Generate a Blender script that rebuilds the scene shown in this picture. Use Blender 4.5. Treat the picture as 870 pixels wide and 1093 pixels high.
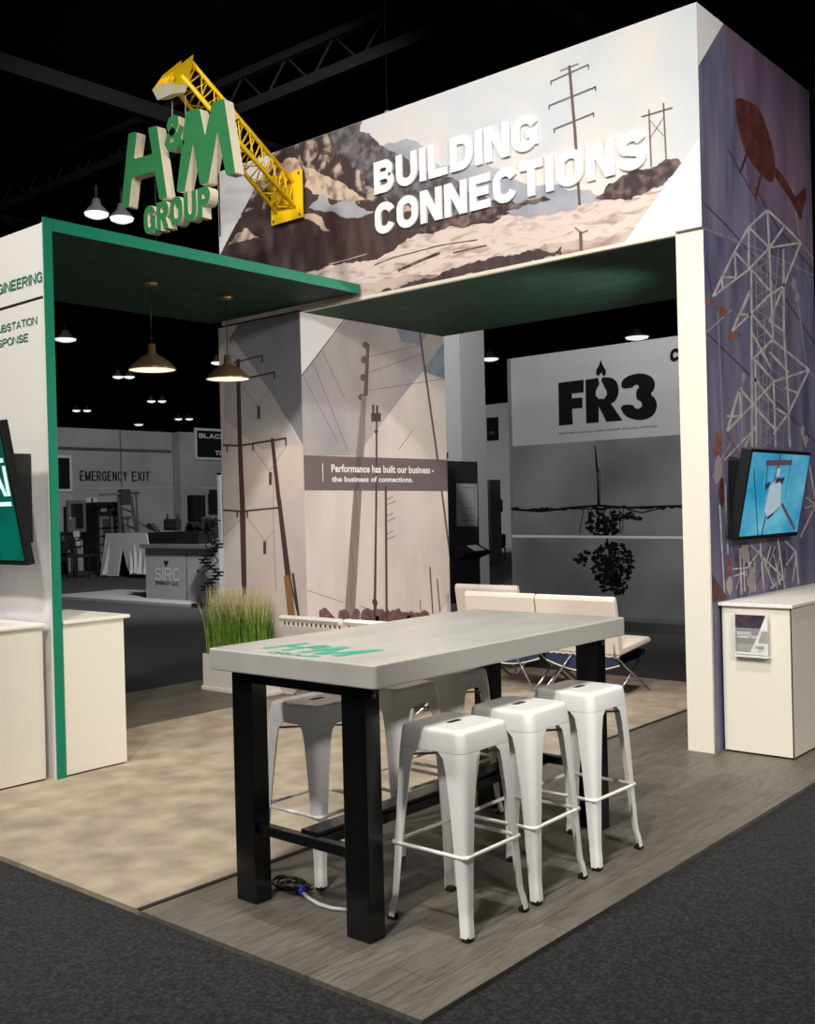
import bpy, bmesh, math, random
import numpy as np
from mathutils import Vector, Matrix
random.seed(7)
C = bpy.context.scene.collection
for o in list(bpy.data.objects): bpy.data.objects.remove(o)

# ---------------------------------------------------------------- camera
FPX, EYE = 1115.7, 1.6
def _rot(yaw, pitch, roll):
    cy, sy = math.cos(yaw), math.sin(yaw)
    f = np.array([sy*math.cos(pitch), cy*math.cos(pitch), math.sin(pitch)])
    r = np.array([cy, -sy, 0.]); d = np.cross(f, r)
    c, s = math.cos(roll), math.sin(roll)
    return c*r+s*d, -s*r+c*d, f
CR, CD, CF = _rot(math.radians(-40.571), math.radians(-0.187), math.radians(1.4544))
cd = bpy.data.cameras.new('camera'); cam = bpy.data.objects.new('camera', cd); C.objects.link(cam)
cd.sensor_fit = 'HORIZONTAL'; cd.sensor_width = 36; cd.lens = FPX/870*36
cd.clip_end = 300; cd.clip_start = .05
M = Matrix(((CR[0], -CD[0], -CF[0], 0), (CR[1], -CD[1], -CF[1], 0), (CR[2], -CD[2], -CF[2], EYE), (0, 0, 0, 1)))
cam.matrix_world = M
bpy.context.scene.camera = cam
def _ray(x, y): return CR*(x-435)/FPX + CD*(y-546.5)/FPX + CF
CO = np.array([0, 0, EYE])
def onX(x, y, v): r = _ray(x, y); return CO + r*(v/r[0])
def onY(x, y, v): r = _ray(x, y); return CO + r*(v/r[1])
def onZ(x, y, v): r = _ray(x, y); return CO + r*((v-EYE)/r[2])

# ---------------------------------------------------------------- world, view, big lights
w = bpy.data.worlds.new('World'); bpy.context.scene.world = w; w.use_nodes = True
w.node_tree.nodes['Background'].inputs[0].default_value = (0.95, 0.97, 1, 1)
w.node_tree.nodes['Background'].inputs[1].default_value = 0.24
vs = bpy.context.scene.view_settings
vs.view_transform = 'Standard'; vs.look = 'None'; vs.exposure = 0; vs.gamma = 1; vs.use_curve_mapping = False
def light(kind, name, loc, target, power, size=1, color=(1, 1, 1), spot=60, blend=.5):
    l = bpy.data.lights.new(name, kind); l.energy = power; l.color = color
    if kind == 'AREA': l.shape = 'DISK'; l.size = size
    else: l.shadow_soft_size = size
    if kind == 'SPOT': l.spot_size = math.radians(spot); l.spot_blend = blend
    o = bpy.data.objects.new(name, l); C.objects.link(o); o.location = loc
    o.rotation_euler = (Vector(target)-Vector(loc)).to_track_quat('-Z', 'Y').to_euler()
    return o
light('SPOT', 'booth_key_light', (-0.9, -1.6, 8.9), (-3.9, 5.2, 1.2), 2550, .3, (1, .975, .935), 60, .5)
light('SPOT', 'booth_left_light', (-5.6, -3.2, 8.4), (-5.9, 4.4, 1.6), 2000, .35, (1, .97, .93), 56, .5)
light('SPOT', 'booth_top_light', (-1.9, 3.0, 8.8), (-2.6, 3.8, .5), 1650, .25, (1, .97, .92), 60, .6)
light('SPOT', 'booth_opening_fill', (-3.16, 7.15, 2.95), (-6.5, 7.0, 1.3), 190, .1, (1, .95, .91), 120, .5)  # added fill without a fixture, hidden behind the right tower
light('SPOT', 'booth_side_fill', (4.2, 1.2, 4.6), (-5.0, 6.6, 1.7), 1700, .3, (1, .965, .92), 44, .5)  # added low fill for the inner prints and right-facing sides
light('SPOT', 'hall_wall_fill', (-8, 8.6, 8.9), (-25, 17, 0.5), 11500, .4, (1, 1, 1), 84, .6)  # added out-of-view spot; the lamp glow alone leaves the wall dim
light('SPOT', 'hall_aisle_fill', (-9.5, 9.5, 8.9), (-12.5, 9.5, 0), 1500, .4, (1, 1, 1), 80, .7)  # added out-of-view fill for the dark hall floor
light('SPOT', 'hall_far_fill', (-2.0, 9.2, 8.9), (-9, 20, 1.0), 4800, .4, (1, 1, 1), 90, .6)  # added out-of-view fill towards display wall and back of hall

# ---------------------------------------------------------------- materials
def lin(c): c /= 255; return c/12.92 if c <= .04045 else ((c+.055)/1.055)**2.4
def rgb(c): return (lin(c[0]), lin(c[1]), lin(c[2]), 1)
MATS = {}
def mat(name, col, rough=.6, metal=0, col2=None, scale=8, detail=4, stretch=None, lo=.35, hi=.65, bump=0, bscale=None, emit=0, spec=None, kind='noise', alpha=1, distort=0, rot=None, col3=None, trans=0):
    m = bpy.data.materials.new(name); m.use_nodes = True; nt = m.node_tree; b = nt.nodes['Principled BSDF']
    b.inputs['Base Color'].default_value = rgb(col); b.inputs['Roughness'].default_value = rough; b.inputs['Metallic'].default_value = metal
    if spec is not None: b.inputs['Specular IOR Level'].default_value = spec
    if trans: b.inputs['Transmission Weight'].default_value = trans
    if alpha < 1: b.inputs['Alpha'].default_value = alpha
    tc = nt.nodes.new('ShaderNodeTexCoord'); mp = nt.nodes.new('ShaderNodeMapping')
    nt.links.new(tc.outputs['Object'], mp.inputs[0])
    if stretch: mp.inputs['Scale'].default_value = stretch
    if rot: mp.inputs['Rotation'].default_value = rot
    if col2:
        n = nt.nodes.new('ShaderNodeTexNoise'); n.inputs['Scale'].default_value = scale; n.inputs['Detail'].default_value = detail
        n.inputs['Distortion'].default_value = distort
        nt.links.new(mp.outputs[0], n.inputs['Vector'])
        r = nt.nodes.new('ShaderNodeValToRGB'); nt.links.new(n.outputs[0], r.inputs[0])
        r.color_ramp.elements[0].position = lo; r.color_ramp.elements[1].position = hi
        r.color_ramp.elements[0].color = rgb(col); r.color_ramp.elements[1].color = rgb(col2)
        if col3: e = r.color_ramp.elements.new((lo+hi)/2); e.color = rgb(col3)
        nt.links.new(r.outputs[0], b.inputs['Base Color'])
    if emit:
        b.inputs['Emission Strength'].default_value = emit
        if col2: nt.links.new(r.outputs[0], b.inputs['Emission Color'])
        else: b.inputs['Emission Color'].default_value = rgb(col)
    if bump:
        n2 = nt.nodes.new('ShaderNodeTexNoise'); n2.inputs['Scale'].default_value = bscale or scale*2; n2.inputs['Detail'].default_value = 3
        nt.links.new(mp.outputs[0], n2.inputs['Vector'])
        bp = nt.nodes.new('ShaderNodeBump'); bp.inputs['Strength'].default_value = bump; bp.inputs['Distance'].default_value = .01
        nt.links.new(n2.outputs[0], bp.inputs['Height']); nt.links.new(bp.outputs[0], b.inputs['Normal'])
    MATS[name] = m; return m
G = lambda v: (v, v, v)
mat('white_panel', (226, 221, 213), .55)
mat('cream_laminate', (226, 219, 203), .45)
mat('laminate_top', (232, 227, 216), .3)
mat('dark_gap', (30, 26, 26), .8)
mat('green_trim', (0, 122, 92), .45)
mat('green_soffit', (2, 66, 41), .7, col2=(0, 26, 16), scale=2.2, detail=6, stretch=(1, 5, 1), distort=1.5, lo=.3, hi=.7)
mat('green_text', (14, 112, 86), .5)
mat('black_ink', (25, 22, 24), .5)
mat('sign_green', (38, 118, 66), .55)
mat('sign_cream', (232, 220, 192), .6)
mat('crane_yellow', (255, 208, 20), .4)
mat('steel', G(150), .35, .9)
mat('chrome', G(205), .2, 1)
mat('brass', (172, 146, 108), .3, .75)
mat('lamp_inner', (255, 240, 214), .5, emit=1.1)
mat('black_paint', (9, 9, 11), .22)
mat('black_plastic', (10, 10, 11), .4)
mat('table_metal', (192, 189, 180), .25, .1, col2=(176, 174, 166), scale=3, detail=5, stretch=(1, .3, 1), spec=.6)
mat('stool_white', (233, 231, 226), .22, spec=.6)
mat('rubber_and_slot_shade', (12, 12, 12), .7)  # rubber feet, and the painted shade inside the seat slot
mat('chair_mesh', (235, 230, 222), .5)
mat('cushion', (231, 219, 206), .75, bump=.15, bscale=60)
mat('blue_sling', (42, 58, 92), .8)
mat('brown_sling', (52, 34, 30), .8)
mat('planter_white', (228, 222, 212), .4)
mat('soil', (60, 45, 30), .9)
mat('grass_green', (86, 124, 32), .6, col2=(130, 158, 60), scale=20)
mat('grass_tip', (202, 190, 138), .7)
mat('cable_white', (190, 190, 180), .4); mat('connector_blue', (20, 50, 190), .4)
mat('carpet_beige', (138, 126, 107), .95, col2=(172, 158, 136), scale=4.5, detail=8, lo=.35, hi=.68, bump=.6, bscale=150)
mat('hall_carpet', (10, 10, 10), .95, col2=(50, 50, 51), scale=70, detail=4, lo=.42, hi=.76, bump=.4, bscale=150)
# vinyl plank floor: planks run along Y
def planks(name, a, b_, along_y=True):
    m = bpy.data.materials.new(name); m.use_nodes = True; nt = m.node_tree; b = nt.nodes['Principled BSDF']
    tc = nt.nodes.new('ShaderNodeTexCoord'); mp = nt.nodes.new('ShaderNodeMapping'); nt.links.new(tc.outputs['Object'], mp.inputs[0])
    mp.inputs['Rotation'].default_value = (0, 0, math.pi/2 if along_y else 0)
    br = nt.nodes.new('ShaderNodeTexBrick'); nt.links.new(mp.outputs[0], br.inputs['Vector'])
    br.inputs['Scale'].default_value = 1; br.inputs['Brick Width'].default_value = 1.25; br.inputs['Row Height'].default_value = .19
    br.inputs['Mortar Size'].default_value = .002; br.inputs['Color1'].default_value = rgb(a); br.inputs['Color2'].default_value = rgb(b_)
    br.inputs['Mortar'].default_value = rgb((66, 61, 55)); br.inputs['Bias'].default_value = -.1
    mp2 = nt.nodes.new('ShaderNodeMapping'); nt.links.new(tc.outputs['Object'], mp2.inputs[0])
    mp2.inputs['Scale'].default_value = (14, 1.6, 1) if along_y else (1.6, 14, 1)
    n = nt.nodes.new('ShaderNodeTexNoise'); n.inputs['Scale'].default_value = 2.2; n.inputs['Detail'].default_value = 7; n.inputs['Distortion'].default_value = 1.6
    nt.links.new(mp2.outputs[0], n.inputs['Vector'])
    r = nt.nodes.new('ShaderNodeValToRGB'); nt.links.new(n.outputs[0], r.inputs[0])
    r.color_ramp.elements[0].position = .3; r.color_ramp.elements[0].color = (.5, .48, .46, 1)
    r.color_ramp.elements[1].position = .72; r.color_ramp.elements[1].color = (1.3, 1.3, 1.3, 1)
    mx = nt.nodes.new('ShaderNodeMix'); mx.data_type = 'RGBA'; mx.blend_type = 'MULTIPLY'; mx.inputs[0].default_value = .75
    nt.links.new(br.outputs[0], mx.inputs[6]); nt.links.new(r.outputs[0], mx.inputs[7]); nt.links.new(mx.outputs[2], b.inputs['Base Color'])
    b.inputs['Roughness'].default_value = .5; MATS[name] = m
planks('wood_floor', (106, 101, 90), (92, 87, 77))
# hall greys
for v in (12, 20, 30, 45, 60, 80, 100, 120, 150, 180): mat('grey_%d' % v, G(v), .85, spec=.1)
mat('hall_black', G(5), 1, spec=0)
mat('hall_beam', G(13), .9, spec=0)
mat('hall_wall_paint', G(118), .9, col2=G(104), scale=.7, detail=3)
mat('lamp_glow', (235, 238, 240), .5, emit=1.0)
mat('display_grey', G(150), .7)
mat('display_dark', G(74), .35, col2=G(122), scale=.7, detail=2, lo=.3, hi=.7)
mat('kiosk_black', G(16), .5, col2=G(26), scale=4, stretch=(1, 1, 12))
mat('screen_green', (0, 60, 45), .3, emit=.25, col2=(0, 105, 88), scale=1.8, lo=.3, hi=.7)
mat('screen_white', (200, 235, 232), .3, emit=.75)
mat('screen_sky', (40, 140, 180), .25, emit=.55, col2=(110, 185, 205), scale=2.4, detail=4, stretch=(1, 1, 2), lo=.35, hi=.75)
mat('screen_figure', (170, 190, 200), .3, emit=.5); mat('screen_dark', (60, 62, 78), .3, emit=.25); mat('screen_brown', (104, 74, 86), .3, emit=.35)
# prints
mat('print_sky', (222, 214, 208), .6, col2=(232, 222, 210), scale=.9, detail=4, col3=(206, 211, 214), lo=.3, hi=.7)
mat('print_skyblue', (204, 210, 214), .6, col2=(222, 214, 208), scale=1.6)
mat('print_white', (232, 229, 228), .55)
mat('print_rock', (66, 50, 50), .6, col2=(200, 176, 160), scale=6.5, detail=12, lo=.50, hi=.64, distort=.9)
mat('print_trees', (72, 66, 70), .6, col2=(134, 128, 130), scale=14, detail=12, lo=.4, hi=.7)
mat('print_ridge', (150, 156, 168), .6, col2=(190, 186, 188), scale=3, detail=6)
mat('print_brown', (60, 43, 42), .6, col2=(92, 70, 67), scale=3.2, detail=6, stretch=(3, 1, 1), rot=(0, .5, 0), lo=.35, hi=.75)
mat('print_darkhill', (58, 40, 40), .6, col2=(150, 124, 116), scale=12, detail=12, lo=.45, hi=.75)
mat('print_snow', (224, 204, 192), .6, col2=(160, 128, 118), scale=4.5, detail=12, stretch=(1, 1, 4), lo=.5, hi=.72, distort=1.1)
mat('print_sand', (206, 184, 170), .6, col2=(128, 96, 88), scale=4, detail=12, stretch=(1, 1, 3), lo=.45, hi=.72)
mat('print_cream_rock', (214, 190, 166), .6, col2=(120, 94, 84), scale=13, detail=12, lo=.45, hi=.7)
mat('print_pole', (104, 84, 80), .6); mat('print_pole_dark', (80, 60, 60), .6)
mat('raised_white', (244, 243, 243), .45)
mat('print_night', (74, 75, 104), .55, col2=(130, 122, 146), scale=1.9, detail=3, stretch=(1, 3.0, .6), rot=(.6, 0, 0), lo=.3, hi=.7)
mat('print_night_red', (92, 74, 98), .55, col2=(128, 106, 126), scale=1.6, detail=3, stretch=(1, 3.0, .6), rot=(.6, 0, 0), lo=.3, hi=.7)
mat('print_steel', (206, 200, 196), .5, col2=(166, 156, 154), scale=12); mat('print_wire', (74, 58, 66), .5); mat('print_wire_pale', (158, 146, 148), .5)
mat('print_rust', (78, 38, 33), .5, col2=(112, 58, 46), scale=9, lo=.45, hi=.8); mat('print_orange', (158, 96, 80), .5, col2=(104, 72, 70), scale=25)
mat('print_pink', (214, 200, 198), .6, col2=(228, 216, 210), scale=1.6, detail=4, lo=.3, hi=.7)
mat('print_bluegrey', (132, 134, 146), .6, col2=(152, 152, 160), scale=1.2)
mat('print_haze', (186, 186, 190), .6, col2=(202, 198, 198), scale=1.5)
mat('print_cloud', (208, 194, 188), .6, col2=(230, 218, 208), scale=1.4, detail=5, stretch=(1, 2, .8), rot=(.7, 0, 0), lo=.3, hi=.7)
mat('print_cloud_grey', (186, 176, 172), .6, col2=(164, 158, 160), scale=1.4, detail=5, stretch=(1, 2, .8), rot=(.7, 0, 0))
mat('print_blue', (112, 140, 162), .6, col2=(168, 170, 172), scale=4, detail=4)
mat('print_trunk', (150, 138, 130), .6, col2=(128, 116, 110), scale=6, stretch=(1, 6, .5))
mat('print_band', (116, 102, 102), .6); mat('print_tree', (96, 68, 64), .6, col2=(132, 100, 92), scale=14)
mat('print_orangepole', (156, 112, 84), .6)
mat('table_decal', (20, 160, 132), .35)
mat('acrylic', (235, 235, 232), .12, alpha=.15)
mat('paper', (225, 224, 222), .5); mat('leaflet_navy', (38, 42, 62), .4, col2=(80, 60, 66), scale=30); mat('leaflet_grey', (124, 122, 116), .4)
mat('marble_print', (222, 218, 218), .55, col2=(196, 192, 200), scale=2.4, detail=8, distort=2.5, lo=.55, hi=.75)

# ---------------------------------------------------------------- mesh builder (world or local coordinates)
class MB:
    def __init__(s): s.v = []; s.f = []; s.m = []; s.mats = []; s.smooth = []
    def mi(s, name):
        if name not in s.mats: s.mats.append(name)
        return s.mats.index(name)
    def add(s, vs, fs, m, smooth=False):
        o = len(s.v); s.v += [tuple(map(float, v)) for v in vs]; k = s.mi(m)
        for f in fs: s.f.append([i+o for i in f]); s.m.append(k); s.smooth.append(smooth)
    def box(s, a, b, m, bev=0):
        (x0, y0, z0), (x1, y1, z1) = a, b
        x0, x1 = sorted((x0, x1)); y0, y1 = sorted((y0, y1)); z0, z1 = sorted((z0, z1))
        if bev:
            bm = bmesh.new(); bmesh.ops.create_cube(bm, size=1)
            for v in bm.verts: v.co = Vector(((x0+x1)/2+v.co.x*(x1-x0), (y0+y1)/2+v.co.y*(y1-y0), (z0+z1)/2+v.co.z*(z1-z0)))
            bmesh.ops.bevel(bm, geom=bm.edges[:], offset=bev, segments=2, affect='EDGES', profile=.6)
            bm.verts.index_update(); s.add([v.co for v in bm.verts], [[v.index for v in f.verts] for f in bm.faces], m); bm.free(); return
        V = [(x0, y0, z0), (x1, y0, z0), (x1, y1, z0), (x0, y1, z0), (x0, y0, z1), (x1, y0, z1), (x1, y1, z1), (x0, y1, z1)]
        s.add(V, [(0, 3, 2, 1), (4, 5, 6, 7), (0, 1, 5, 4), (1, 2, 6, 5), (2, 3, 7, 6), (3, 0, 4, 7)], m)
    def tube(s, pts, r, m, n=8, r2=None):
        pts = [Vector(p) for p in pts]; k = len(pts); rings = []
        up = Vector((0, 0, 1))
        for i, p in enumerate(pts):
            d = (pts[min(i+1, k-1)]-pts[max(i-1, 0)]).normalized()
            a = d.cross(up if abs(d.z) < .95 else Vector((1, 0, 0))).normalized(); b = d.cross(a)
            rr = r if r2 is None else r+(r2-r)*i/(k-1)
            rings.append([p+a*rr*math.cos(2*math.pi*j/n)+b*rr*math.sin(2*math.pi*j/n) for j in range(n)])
        V = [v for R in rings for v in R]; F = []
        for i in range(k-1):
            for j in range(n): F.append((i*n+j, i*n+(j+1) % n, (i+1)*n+(j+1) % n, (i+1)*n+j))
        F.append(tuple(range(n-1, -1, -1))); F.append(tuple((k-1)*n+j for j in range(n)))
        s.add(V, F, m, n > 4)
    def lathe(s, prof, c, m, n=32, cap=True):
        V = []; F = []
        for r, z in prof:
            for j in range(n): V.append((c[0]+r*math.cos(2*math.pi*j/n), c[1]+r*math.sin(2*math.pi*j/n), c[2]+z))
        for i in range(len(prof)-1):
            for j in range(n): F.append((i*n+j, i*n+(j+1) % n, (i+1)*n+(j+1) % n, (i+1)*n+j))
        s.add(V, F, m, True)
    def prism(s, poly, m, mside, ax, base, depth):
        """polygon of 3-D points, extruded by vector"""
        P = [Vector(p) for p in poly]; d = Vector(depth); n = len(P); B = Vector(base)
        s.add([p+B for p in P], [tuple(range(n))], m); s.add([p+B+d for p in P], [tuple(range(n-1, -1, -1))], mside)
        s.add([p+B for p in P]+[p+B+d for p in P], [(i, i+n, (i+1) % n+n, (i+1) % n) for i in range(n)], mside)
    def build(s, name, parent=None, world=True):
        me = bpy.data.meshes.new(name)
        off = Vector((0, 0, 0))
        if parent is not None and world:
            q = parent
            while q is not None: off += q.location; q = q.parent
        me.from_pydata([tuple(Vector(v)-off) for v in s.v], [], s.f)
        for mn in s.mats: me.materials.append(MATS[mn])
        me.polygons.foreach_set('material_index', s.m); me.polygons.foreach_set('use_smooth', s.smooth); me.update()
        o = bpy.data.objects.new(name, me); C.objects.link(o)
        if parent is not None: o.parent = parent
        else:
            # put the origin at the base centre
            V = np.array(s.v); c = Vector(((V[:, 0].min()+V[:, 0].max())/2, (V[:, 1].min()+V[:, 1].max())/2, V[:, 2].min()))
            for v in me.vertices: v.co -= c
            o.location = c
        return o
def tag(o, label=None, cat=None, group=None, kind=None):
    if label: o['label'] = label
    if cat: o['category'] = cat
    if group: o['group'] = group
    if kind: o['kind'] = kind
    return o
def empty(name, loc, label=None, cat=None, group=None):
    o = bpy.data.objects.new(name, None); C.objects.link(o); o.location = loc; o.empty_display_size = .1
    return tag(o, label, cat, group)
def smooth_bevel(o, wd=.004, seg=2):
    b = o.modifiers.new('bevel', 'BEVEL'); b.width = wd; b.segments = seg; b.limit_method = 'ANGLE'; return o
def kids(o): return [c for c in bpy.data.objects if c.parent == o]
def copy_tree(o, parent=None):
    c = o.copy(); C.objects.link(c)
    if parent is not None: c.parent = parent
    for ch in kids(o): copy_tree(ch, c)
    return c
def strip(mn, *rest): pass

# flat panel helpers: kind 'Y' = faces -Y (u=X), 'X' = faces +X (u=Y); v=Z
class Pl:
    def __init__(s, kind, val, ulo=None, uhi=None, vlo=None, vhi=None):
        s.k = kind; s.val = val; s.clip = (ulo, uhi, vlo, vhi); s.n = 0
    def uv(s, x, y):
        p = onY(x, y, s.val) if s.k == 'Y' else onX(x, y, s.val)
        return (p[0], p[2]) if s.k == 'Y' else (p[1], p[2])
    def p3(s, u, v, off=0): return (u, s.val-off, v) if s.k == 'Y' else (s.val+off, u, v)
    def vec(s, d): return (0, -d, 0) if s.k == 'Y' else (d, 0, 0)
def clip_poly(P, c):
    def cut(P, ax, lim, keep_hi):
        out = []
        for i in range(len(P)):
            a, b = P[i-1], P[i]
            ia = (a[ax] >= lim) == keep_hi or a[ax] == lim; ib = (b[ax] >= lim) == keep_hi or b[ax] == lim
            if ia != ib:
                t = (lim-a[ax])/(b[ax]-a[ax]); out.append((a[0]+t*(b[0]-a[0]), a[1]+t*(b[1]-a[1])))
            if ib: out.append(b)
        return out
    for ax, lim, hi in ((0, c[0], True), (0, c[1], False), (1, c[2], True), (1, c[3], False)):
        if lim is not None and P: P = cut(P, ax, lim, hi)
    return P
def chaikin(P, n=2):
    for _ in range(n):
        Q = []
        for i in range(len(P)):
            a, b = P[i], P[(i+1) % len(P)]; Q += [(a[0]*.75+b[0]*.25, a[1]*.75+b[1]*.25), (a[0]*.25+b[0]*.75, a[1]*.25+b[1]*.75)]
        P = Q
    return P
class Art:
    """a printed picture on a plane: flat inked shapes, each a hair in front of the last"""
    def __init__(s, pl, tr=lambda x, y: (x, y)): s.pl = pl; s.mb = MB(); s.tr = tr; s.k = 0; s.last = None
    def _add(s, P, m):
        P = clip_poly(P, s.pl.clip)
        if len(P) < 3: return
        s.j = getattr(s, 'j', 0)+1
        if m != s.last: s.k += 1; s.last = m
        off = .001+s.k*.00017+(s.j % 7)*.000024
        ar = sum(P[i-1][0]*P[i][1]-P[i][0]*P[i-1][1] for i in range(len(P)))
        if ar < 0: P = P[::-1]
        s.mb.add([s.pl.p3(u, v, off) for u, v in P], [tuple(range(len(P)))], m)
    def poly(s, pts, m, rough=0):
        P = [s.tr(*p) for p in pts]
        for it in range(4 if rough else 0):
            Q = []
            for i in range(len(P)):
                a, b = P[i], P[(i+1) % len(P)]; L = math.hypot(b[0]-a[0], b[1]-a[1]); Q.append(a)
                if L > 2.5: d = random.uniform(-1, 1)*min(L*.16, rough); Q.append(((a[0]+b[0])/2-(b[1]-a[1])/L*d, (a[1]+b[1])/2+(b[0]-a[0])/L*d))
            P = Q
        s._add([s.pl.uv(*p) for p in P], m)
    def line(s, pts, wpx, m, w2=None):
        for i in range(len(pts)-1):
            (x0, y0), (x1, y1) = s.tr(*pts[i]), s.tr(*pts[i+1]); a = wpx/2; b = (w2 if w2 else wpx)/2
            L = math.hypot(x1-x0, y1-y0) or 1; nx, ny = -(y1-y0)/L, (x1-x0)/L
            s._add([s.pl.uv(x0+nx*a, y0+ny*a), s.pl.uv(x0-nx*a, y0-ny*a), s.pl.uv(x1-nx*b, y1-ny*b), s.pl.uv(x1+nx*b, y1+ny*b)], m)
    def blob(s, x, y, rx, ry, m, n=12, jit=.25):
        s.poly([(x+rx*math.cos(2*math.pi*i/n)*(1+random.uniform(-jit, jit)), y+ry*math.sin(2*math.pi*i/n)*(1+random.uniform(-jit, jit))) for i in range(n)], m)
    def text(s, txt, a, b, m, bold=.0, depth=0, raise_=0):
        """a = lower-left, b = upper-right in picture coordinates of the traced lettering"""
        s.k += 1
        text_on(s.mb, s.pl, txt, s.pl.uv(*s.tr(*a)), s.pl.uv(*s.tr(*b)), m, bold, depth, .0015+s.k*.00017+raise_)
def text_geo(txt, bold=0, shear=0, depth=0, res=3):
    cu = bpy.data.curves.new('t', 'FONT'); cu.body = txt; cu.offset = bold; cu.shear = shear; cu.resolution_u = res; cu.extrude = depth
    o = bpy.data.objects.new('t', cu); C.objects.link(o)
    me = bpy.data.meshes.new_from_object(o)
    V = np.array([v.co[:] for v in me.vertices]); F = [tuple(p.vertices) for p in me.polygons]; N = [p.normal.z for p in me.polygons]
    bpy.data.objects.remove(o); bpy.data.curves.remove(cu); bpy.data.meshes.remove(me)
    return V, F, N
def text_on(mb, pl, txt, lo, hi, m, bold=0, depth=0, off=.003, side=None, shear=0):
    V, F, N = text_geo(txt, bold, shear, .5 if depth else 0)
    mn, mx = V.min(0), V.max(0); P = []
    for v in V:
        u = lo[0]+(v[0]-mn[0])/(mx[0]-mn[0])*(hi[0]-lo[0]); q = lo[1]+(v[1]-mn[1])/(mx[1]-mn[1])*(hi[1]-lo[1])
        P.append(pl.p3(u, q, off+(depth*(v[2]+.5) if depth else 0)))
    if side:
        fr = [f for f, n in zip(F, N) if n > .9]; sd = [f for f, n in zip(F, N) if n <= .9]
        mb.add(P, fr, m); mb.add(P, sd, side)
    else: mb.add(P, F, m)

def _arc(cx, cy, rx, ry, a0, a1, n=9): return [(cx+rx*math.cos(math.radians(a0+(a1-a0)*i/n)), cy+ry*math.sin(math.radians(a0+(a1-a0)*i/n))) for i in range(n+1)]
_C = _arc(.5, .68, .5, .32, 12, 180)+_arc(.5, .32, .5, .32, 180, 348)
_P = [(0, 0), (0, 1), (.58, 1)]+_arc(.58, .74, .42, .26, 80, -80, 7)+[(.58, .48), (0, .48)]
GL = {  # width factor, stroke paths in the unit box, slanted bars (x0, y0, x1, y1)
 'A': (1.1, [[(.25, .28), (.75, .28)]], [(0, 0, .5, 1), (1, 0, .5, 1)]),
 'B': (1, [[(0, 0), (0, 1), (.58, 1)]+_arc(.58, .765, .34, .235, 80, -80, 7)+[(.58, .53), (0, .53)], [(.3, .53), (.6, .53)]+_arc(.6, .265, .4, .265, 80, -80, 7)+[(.6, 0), (0, 0)]], []),
 'C': (1.02, [_C], []), 'D': (1.02, [[(0, 0), (0, 1), (.45, 1)]+_arc(.45, .6, .55, .4, 80, 0, 6)+_arc(.45, .4, .55, .4, 0, -80, 6)+[(.45, 0), (0, 0)]], []),
 'E': (.9, [[(1, 1), (0, 1), (0, 0), (1, 0)], [(0, .52), (.88, .52)]], []), 'F': (.86, [[(1, 1), (0, 1), (0, 0)], [(0, .5), (.85, .5)]], []),
 'G': (1.05, [_C, [(1, 0), (1, .46), (.58, .46)]], []), 'H': (1.03, [[(0, 0), (0, 1)], [(1, 0), (1, 1)], [(0, .5), (1, .5)]], []),
 'I': (0, [[(.5, 0), (.5, 1)]], []), 'K': (1.05, [[(0, 0), (0, 1)]], [(.05, .35, .95, 1), (.95, 0, .35, .6)]),
 'L': (.85, [[(0, 1), (0, 0), (1, 0)]], []), 'M': (1.35, [[(0, 0), (0, 1)], [(1, 0), (1, 1)]], [(.5, .0, .0, 1), (.5, .0, 1, 1)]),
 'N': (1.06, [[(0, 0), (0, 1)], [(1, 0), (1, 1)]], [(0, 1, 1, 0)]), 'O': (1.08, ['c', _arc(.5, .66, .5, .34, 0, 180, 12)+_arc(.5, .34, .5, .34, 180, 360, 12)], []),
 'P': (.98, [_P], []), 'R': (1.04, [_P], [(.5, .5, 1, 0)]),
 'S': (1, [_arc(.5, .745, .48, .255, 12, 225, 11)+[(.5, .5)]+_arc(.5, .255, .5, .255, 45, -168, 11)], []),
 'T': (.95, [[(0, 1), (1, 1)], [(.5, 0), (.5, 1)]], []), 'U': (1.04, [[(0, 1), (0, .34)]+_arc(.5, .34, .5, .34, 180, 360, 10)+[(1, 1)]], []),
 'V': (1.1, [], [(.5, 0, 0, 1), (.5, 0, 1, 1)]), 'X': (1.05, [], [(0, 0, 1, 1), (0, 1, 1, 0)]), 'Y': (1.05, [[(.5, 0), (.5, .42)]], [(.5, .4, 0, 1), (.5, .4, 1, 1)]),
 '&': (1.05, [[(1, 0), (.25, .64), (.18, .8), (.28, .96), (.48, 1), (.66, .93), (.68, .78), (.55, .64), (.12, .40), (0, .2), (.12, .04), (.4, 0), (.72, .1), (1, .48)]], [])}
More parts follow.
